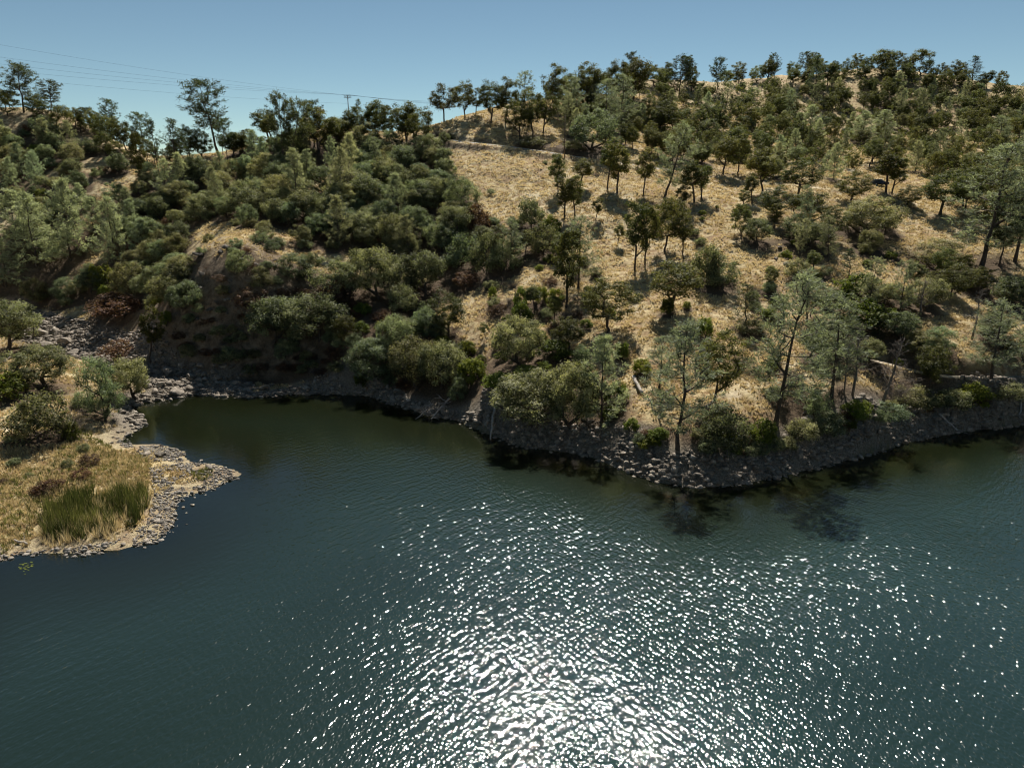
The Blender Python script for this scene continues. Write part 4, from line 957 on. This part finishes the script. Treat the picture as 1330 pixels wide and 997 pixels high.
blades('pale_reeds', 'pale bent dead reeds in and around the reed bed', 'reeds', np.stack([P[:, 0], P[:, 1], Z], 1), np.random.default_rng(77).uniform(0.9, 1.9, len(P)), np.full(len(P), 0.035), 9, M['dry'], 78, 0.7, np.full(len(P), 0.6))
P = np.concatenate([px_scatter([(0, 625), (60, 612), (105, 560), (135, 572), (150, 580), (195, 590), (195, 606), (190, 632), (150, 640), (100, 636), (58, 652), (40, 690), (0, 712)], 1300, 81, 0.9), px_scatter([(245, 612), (280, 608), (275, 622), (250, 625)], 60, 82, 0.3)]); Z = height(P[:, 0], P[:, 1])
blades('waterside_grass', 'low green and straw waterside grass around the reeds', 'grass', np.stack([P[:, 0], P[:, 1], Z], 1), np.random.default_rng(83).uniform(0.25, 0.75, len(P)), np.full(len(P), 0.04), 9, M['reed'], 84, 0.8, np.clip(0.75 + 0.9 * fbm(P[:, 0] / 4, P[:, 1] / 4, 85, 2), 0, 1))
P = px_scatter([(0, 600), (60, 590), (105, 575), (195, 592), (190, 632), (150, 640), (100, 640), (50, 655), (40, 700), (0, 712)], 1900, 86, 0.9); Z = height(P[:, 0], P[:, 1])
blades('straw_grass', 'straw coloured grass behind the reed bed', 'grass', np.stack([P[:, 0], P[:, 1], Z], 1), np.random.default_rng(87).uniform(0.25, 0.7, len(P)), np.full(len(P), 0.045), 8, M['dry'], 88, 0.8, np.clip(0.3 + 0.9 * fbm(P[:, 0] / 4, P[:, 1] / 4, 89, 2), 0, 1))
# tangled dark brush over the bluff and beneath the gully trees
rng = np.random.default_rng(91); n = 60000; X = rng.uniform(-125, 30, n); Y = rng.uniform(122, 245, n); C = cover(X, Y); S = lake_sd(X, Y)
bl = smooth(-20, -34, X) * smooth(130, 136, Y) * smooth(160, 152, Y) * smooth(-100, -80, X)
ok = (S > 5) & (rng.random(n) < np.clip(0.5 * C + 0.9 * bl - 0.25, 0, 0.5)); X, Y = X[ok], Y[ok]; pick = rng.permutation(len(X))[:2600]; X, Y = X[pick], Y[pick]
cl = np.stack([X, Y, height(X, Y) + 0.25], 1); V, t = leaves_np(rng, cl, rng.uniform(0.5, 1.1, len(cl)), 34, 0.085, flat=0.6)
link('undergrowth', mesh_np('undergrowth', V, quads(len(V) // 4), M['red'], {'tint': t * 0.6}), kind='stuff', label='tangled brown undergrowth on the shaded bluff and gully', cat='undergrowth')
# young growth between the trees of the far hill, too far to count
rr_ = random.Random(5); pts = []
poly = [(720, 145), (840, 110), (1000, 103), (1100, 94), (1200, 95), (1330, 118), (1330, 250), (1240, 250), (1170, 215), (1040, 225), (960, 212), (870, 200), (760, 172)]
for _ in range(3000):
    u, v = rr_.uniform(720, 1330), rr_.uniform(95, 240)
    if in_poly(u, v, poly):
        h = hit(u, v)
        if h is not None and h[1] > 225: pts.append(h)
pts = np.array(pts[:700]); rng = np.random.default_rng(6); cl = []
for q in pts:
    H_ = rng.uniform(2.2, 6.2)
    for _ in range(9): cl.append(q + np.array([rng.normal(0, H_ * .22), rng.normal(0, H_ * .22), H_ * rng.uniform(.15, .9)]))
cl = np.array(cl); V, t = leaves_np(rng, cl, rng.uniform(0.5, 0.95, len(cl)), 22, 0.2)
link('scrub_undergrowth', mesh_np('scrub_undergrowth', V, quads(len(V) // 4), M['oak'], {'tint': t}), kind='stuff', label='low scrub and saplings between the trees of the far hill', cat='undergrowth')
# weed floating near the left edge
P = px_scatter([(22, 732), (42, 728), (44, 738), (30, 748)], 26, 95, 0.0)
V = []; rr = np.random.default_rng(96)
for a in P:
    r = rr.uniform(.06, .2); th = rr.uniform(0, 6.28); V += [(a[0] + r * cos(th + k * pi / 2), a[1] + .5 * r * sin(th + k * pi / 2), 0.02 + 0.01 * (k % 2)) for k in range(4)]
link('floating_weeds', mesh_np('floating_weeds', np.array(V), quads(len(P)), M['green'], {'tint': np.ones(len(V))}), kind='stuff', label='yellow-green weed floating near the left edge', cat='weeds')

# ------------------------------------------------------------------ logs and driftwood
def log(name, a, b, r0, r1, label, mat, stubs=5, seed=1, cat='log', lift=0.15, twig=1.0):
    rr = np.random.default_rng(seed); pa = hit(*a) if not isinstance(a, np.ndarray) else a; pb = hit(*b) if not isinstance(b, np.ndarray) else b
    pa = pa + np.array([0, 0, lift]); pb = pb + np.array([0, 0, lift]); L = np.linalg.norm(pb - pa)
    rt = bpy.data.objects.new(name, None); COL.objects.link(rt); rt.location = pa; rt['label'] = label; rt['category'] = cat
    pts = [(pb - pa) * t + (rr.normal(0, 0.015 * L, 3) if 0 < t < 1 else 0) for t in np.linspace(0, 1, 7)]
    mb = MB(); mb.tube(pts, np.linspace(r0, r1, 7), 8); link('trunk', mb.mesh('trunk', mat, smooth_shade=True), parent=rt)
    for k in range(stubs):
        mb = MB(); t = rr.uniform(.25, .98); s = (pb - pa) * t; d = rr.normal(size=3); d[2] = abs(d[2]) * .8 + .15; d /= np.linalg.norm(d); l = rr.uniform(.4, 1.3) * twig
        e = s + d * l; rr0 = (r0 + (r1 - r0) * t) * .5; mb.tube([s, s + d * l * .5 + rr.normal(0, .06 * l, 3), e], [rr0, rr0 * .6, rr0 * .3], 5)
        for q in range(2):
            f = s + d * l * rr.uniform(.5, .9); mb.tube([f, f + (d + rr.normal(0, .7, 3)) * l * .4], [rr0 * .4, rr0 * .15], 4, cap=False)
        link('branch', mb.mesh('branch', mat, smooth_shade=True), parent=rt)
log('fallen_tree', (643, 530), at_z(637, 572, -0.1), 0.22, 0.12, 'pale dead trunk lying down the bank into the water', M['pale_wood'], 7, 1)
log('fallen_log', (823, 492), (834, 514), 0.3, 0.24, 'pale grey fallen log left of the point pine', M['pale_wood'], 2, 2, lift=0.4)
log('fallen_log', (842, 520), (858, 548), 0.16, 0.1, 'thin fallen log below the pale grey log', M['twig'], 2, 3, lift=0.25)
log('fallen_log', (1219, 541), (1243, 562), 0.16, 0.11, 'pale log lying across the right shore rubble', M['pale_wood'], 3, 4, lift=0.45)
log('fallen_tree', (1326, 520), (1324, 545), 0.14, 0.1, 'pale broken trunk on the shore at the right edge', M['pale_wood'], 2, 5, lift=0.4)
log('fallen_log', (905, 540), (930, 520), 0.16, 0.1, 'dark fallen log right of the point pine', M['twig'], 3, 6, lift=0.3)
log('driftwood', (588, 513), at_z(560, 545, 0.0), 0.2, 0.08, 'bleached branchy driftwood top in the water below the shore oaks', M['pale_wood'], 14, 7, twig=1.9)
log('driftwood', (560, 528), at_z(540, 545, 0.0), 0.13, 0.05, 'smaller bleached driftwood limb, left part of the driftwood pile', M['pale_wood'], 9, 8, twig=1.6)
log('driftwood', at_z(8, 700, 0.3), at_z(36, 708, 0.25), 0.16, 0.1, 'pale driftwood log on the shore at the left edge', M['pale_wood'], 2, 9)

# ------------------------------------------------------------------ power line and poles
def pole(u, vb, vt, label, arm=True, r=0.17):
    v = vb; h = None
    while h is None: h = hit(u, v); v += 1
    d = ray(u, vt); H = CAMZ + d[2] * h[1] / d[1] - h[2]
    rt = bpy.data.objects.new('utility_pole', None); COL.objects.link(rt); rt.location = h; rt['label'] = label; rt['category'] = 'utility pole'
    mb = MB(); mb.tube([(0, 0, -0.8), (0.0, 0, H * .5), (0, 0, H)], [r, r * .85, r * .7], 8); link('pole', mb.mesh('pole', M['pole']), parent=rt)
    if arm:
        ins = plain('insulator_grey', (0.35, 0.36, 0.38), 0.3)
        for z in (H - 0.25, H - 0.65):
            mb = MB(); mb.box((0, -r * .9, z), (2.5, 0.16, 0.18)); link('crossarm', mb.mesh('crossarm', M['pole']), parent=rt)
        for x in (-1.15, -0.4, 0.4, 1.15):
            mb = MB(); mb.tube([(x, -r * .9, H - .16), (x, -r * .9, H + .02), (x, -r * .9, H + .12)], [.05, .08, .04], 6); link('insulator', mb.mesh('insulator', ins), parent=rt)
        for s in (-1, 1):
            mb = MB(); mb.tube([(s * .9, -r * 1.1, H - .3), (0, -r * 1.05, H - 1.3)], [.03, .03], 5); link('brace', mb.mesh('brace', M['pole']), parent=rt)
    return h, H
hp, HP = pole(454, 168, 124, 'utility pole with double crossarm on the skyline ridge')
pole(733, 206, 149, 'plain timber pole standing beside the road', arm=False, r=0.15)
wire_m = plain('wire_dark', (0.03, 0.03, 0.035), 0.95, 0, 0.0)
def wire(a, b, sag, label, r=0.014):
    a = np.array(a, float); b = np.array(b, float); pts = []
    for t in np.linspace(0, 1, 40):
        q = a + (b - a) * t; q[2] -= 4 * sag * t * (1 - t); pts.append(q - a)
    mb = MB(); mb.tube(pts, [r] * 40, 4, cap=False); link('power_line_wire', mb.mesh('power_line_wire', wire_m), label=label, cat='wire', group='wires strung across the sky', loc=a)
names = ['topmost', 'second from top', 'third from top', 'fourth from top', 'lowest']
for k, vl in enumerate((43, 59, 68, 76, 85)):
    px = [(-1.15), (-0.4), 0.4, 1.15, 0.0][k]; b = hp + np.array([px, -0.15, HP + (0.12 if k < 4 else -2.6)])
    far = at_y(0, vl, 190.0); a = b + (far - b) * 2.2
    a[2] += 2.0; wire(a, b, 3.6, f'thin power wire left of the utility pole, {names[k]}')
for k, (uu_, vv_) in enumerate(((760, 128), (760, 133), (760, 137))):
    b = at_y(uu_, vv_, 300.0); wire(hp + np.array([[-0.4, 0.4, 1.15][k], -0.15, HP + 0.12]), b, 2.0, f"thin power wire right of the utility pole, {['topmost', 'middle', 'lowest'][k]}", 0.024)

# ------------------------------------------------------------------ parked car on the knoll
ch = hit(1144, 242); rt = bpy.data.objects.new('parked_car', None); COL.objects.link(rt)
rt.location = ch + np.array([0, 1.0, 0.35]); rt.location.z = float(height(np.array([ch[0]]), np.array([ch[1] + 1.0]))[0]) + 0.02; rt.rotation_euler = (0, 0, radians(4)); rt['label'] = 'dark car parked on the knoll, half hidden by a slim oak'; rt['category'] = 'car'
paint = plain('dark_blue_paint', (0.02, 0.03, 0.05), 0.25, 0.3, 0.6); glass = plain('car_glass', (0.015, 0.02, 0.025), 0.06, 0, 0.8); rubber = plain('tyre_rubber', (0.02, 0.02, 0.02), 0.9); lampm = plain('lamp_plastic', (0.6, 0.58, 0.55), 0.2)
def prism(prof, w, taper=1.0):
    n = len(prof); V = [(x, -w / 2 * (t if True else 1), z) for x, z, t in prof] + [(x, w / 2 * t, z) for x, z, t in prof]
    mb = MB(); mb.add(V, [np.array([[i, (i + 1) % n, n + (i + 1) % n, n + i] for i in range(n)]), np.array([list(range(n))[::-1]]), np.array([list(range(n, 2 * n))])]); return mb
body = prism([(-2.25, .35, .94), (-2.3, .7, .96), (-2.2, .98, .97), (-1.1, 1.08, 1), (1.0, 1.05, 1), (2.0, .92, .95), (2.28, .7, .93), (2.25, .35, .92), (1.0, .25, 1), (-1.0, .25, 1)], 1.82)
link('body', body.mesh('body', paint), parent=rt)
cabin = prism([(-1.95, 1.0, .93), (-1.6, 1.52, .76), (-.9, 1.6, .76), (.2, 1.58, .76), (.95, 1.04, .93)], 1.8); link('cabin_glass', cabin.mesh('cabin_glass', glass), parent=rt)
roof = prism([(-1.55, 1.56, .76), (-.9, 1.65, .76), (.2, 1.63, .76), (.3, 1.56, .76)], 1.84); link('roof', roof.mesh('roof', plain('roof_reflection', (0.5, 0.52, 0.55), 0.25)), parent=rt)  # paler than the body: the roof's reflection put into its colour
for x in (-1.4, 1.4):
    for y in (-.85, .85):
        mb = MB(); mb.tube([(x, y - .1, .32), (x, y + .1, .32)], [.33, .33], 16); w_ = link('wheel', mb.mesh('wheel', rubber), parent=rt)
        mb = MB(); mb.tube([(x, y - .112, .32), (x, y + .112, .32)], [.19, .19], 12); link('rim', mb.mesh('rim', lampm), parent=w_)
for y in (-.65, .65):
    mb = MB(); mb.box((2.24, y, .74), (.1, .35, .14)); link('headlight', mb.mesh('headlight', lampm), parent=rt)
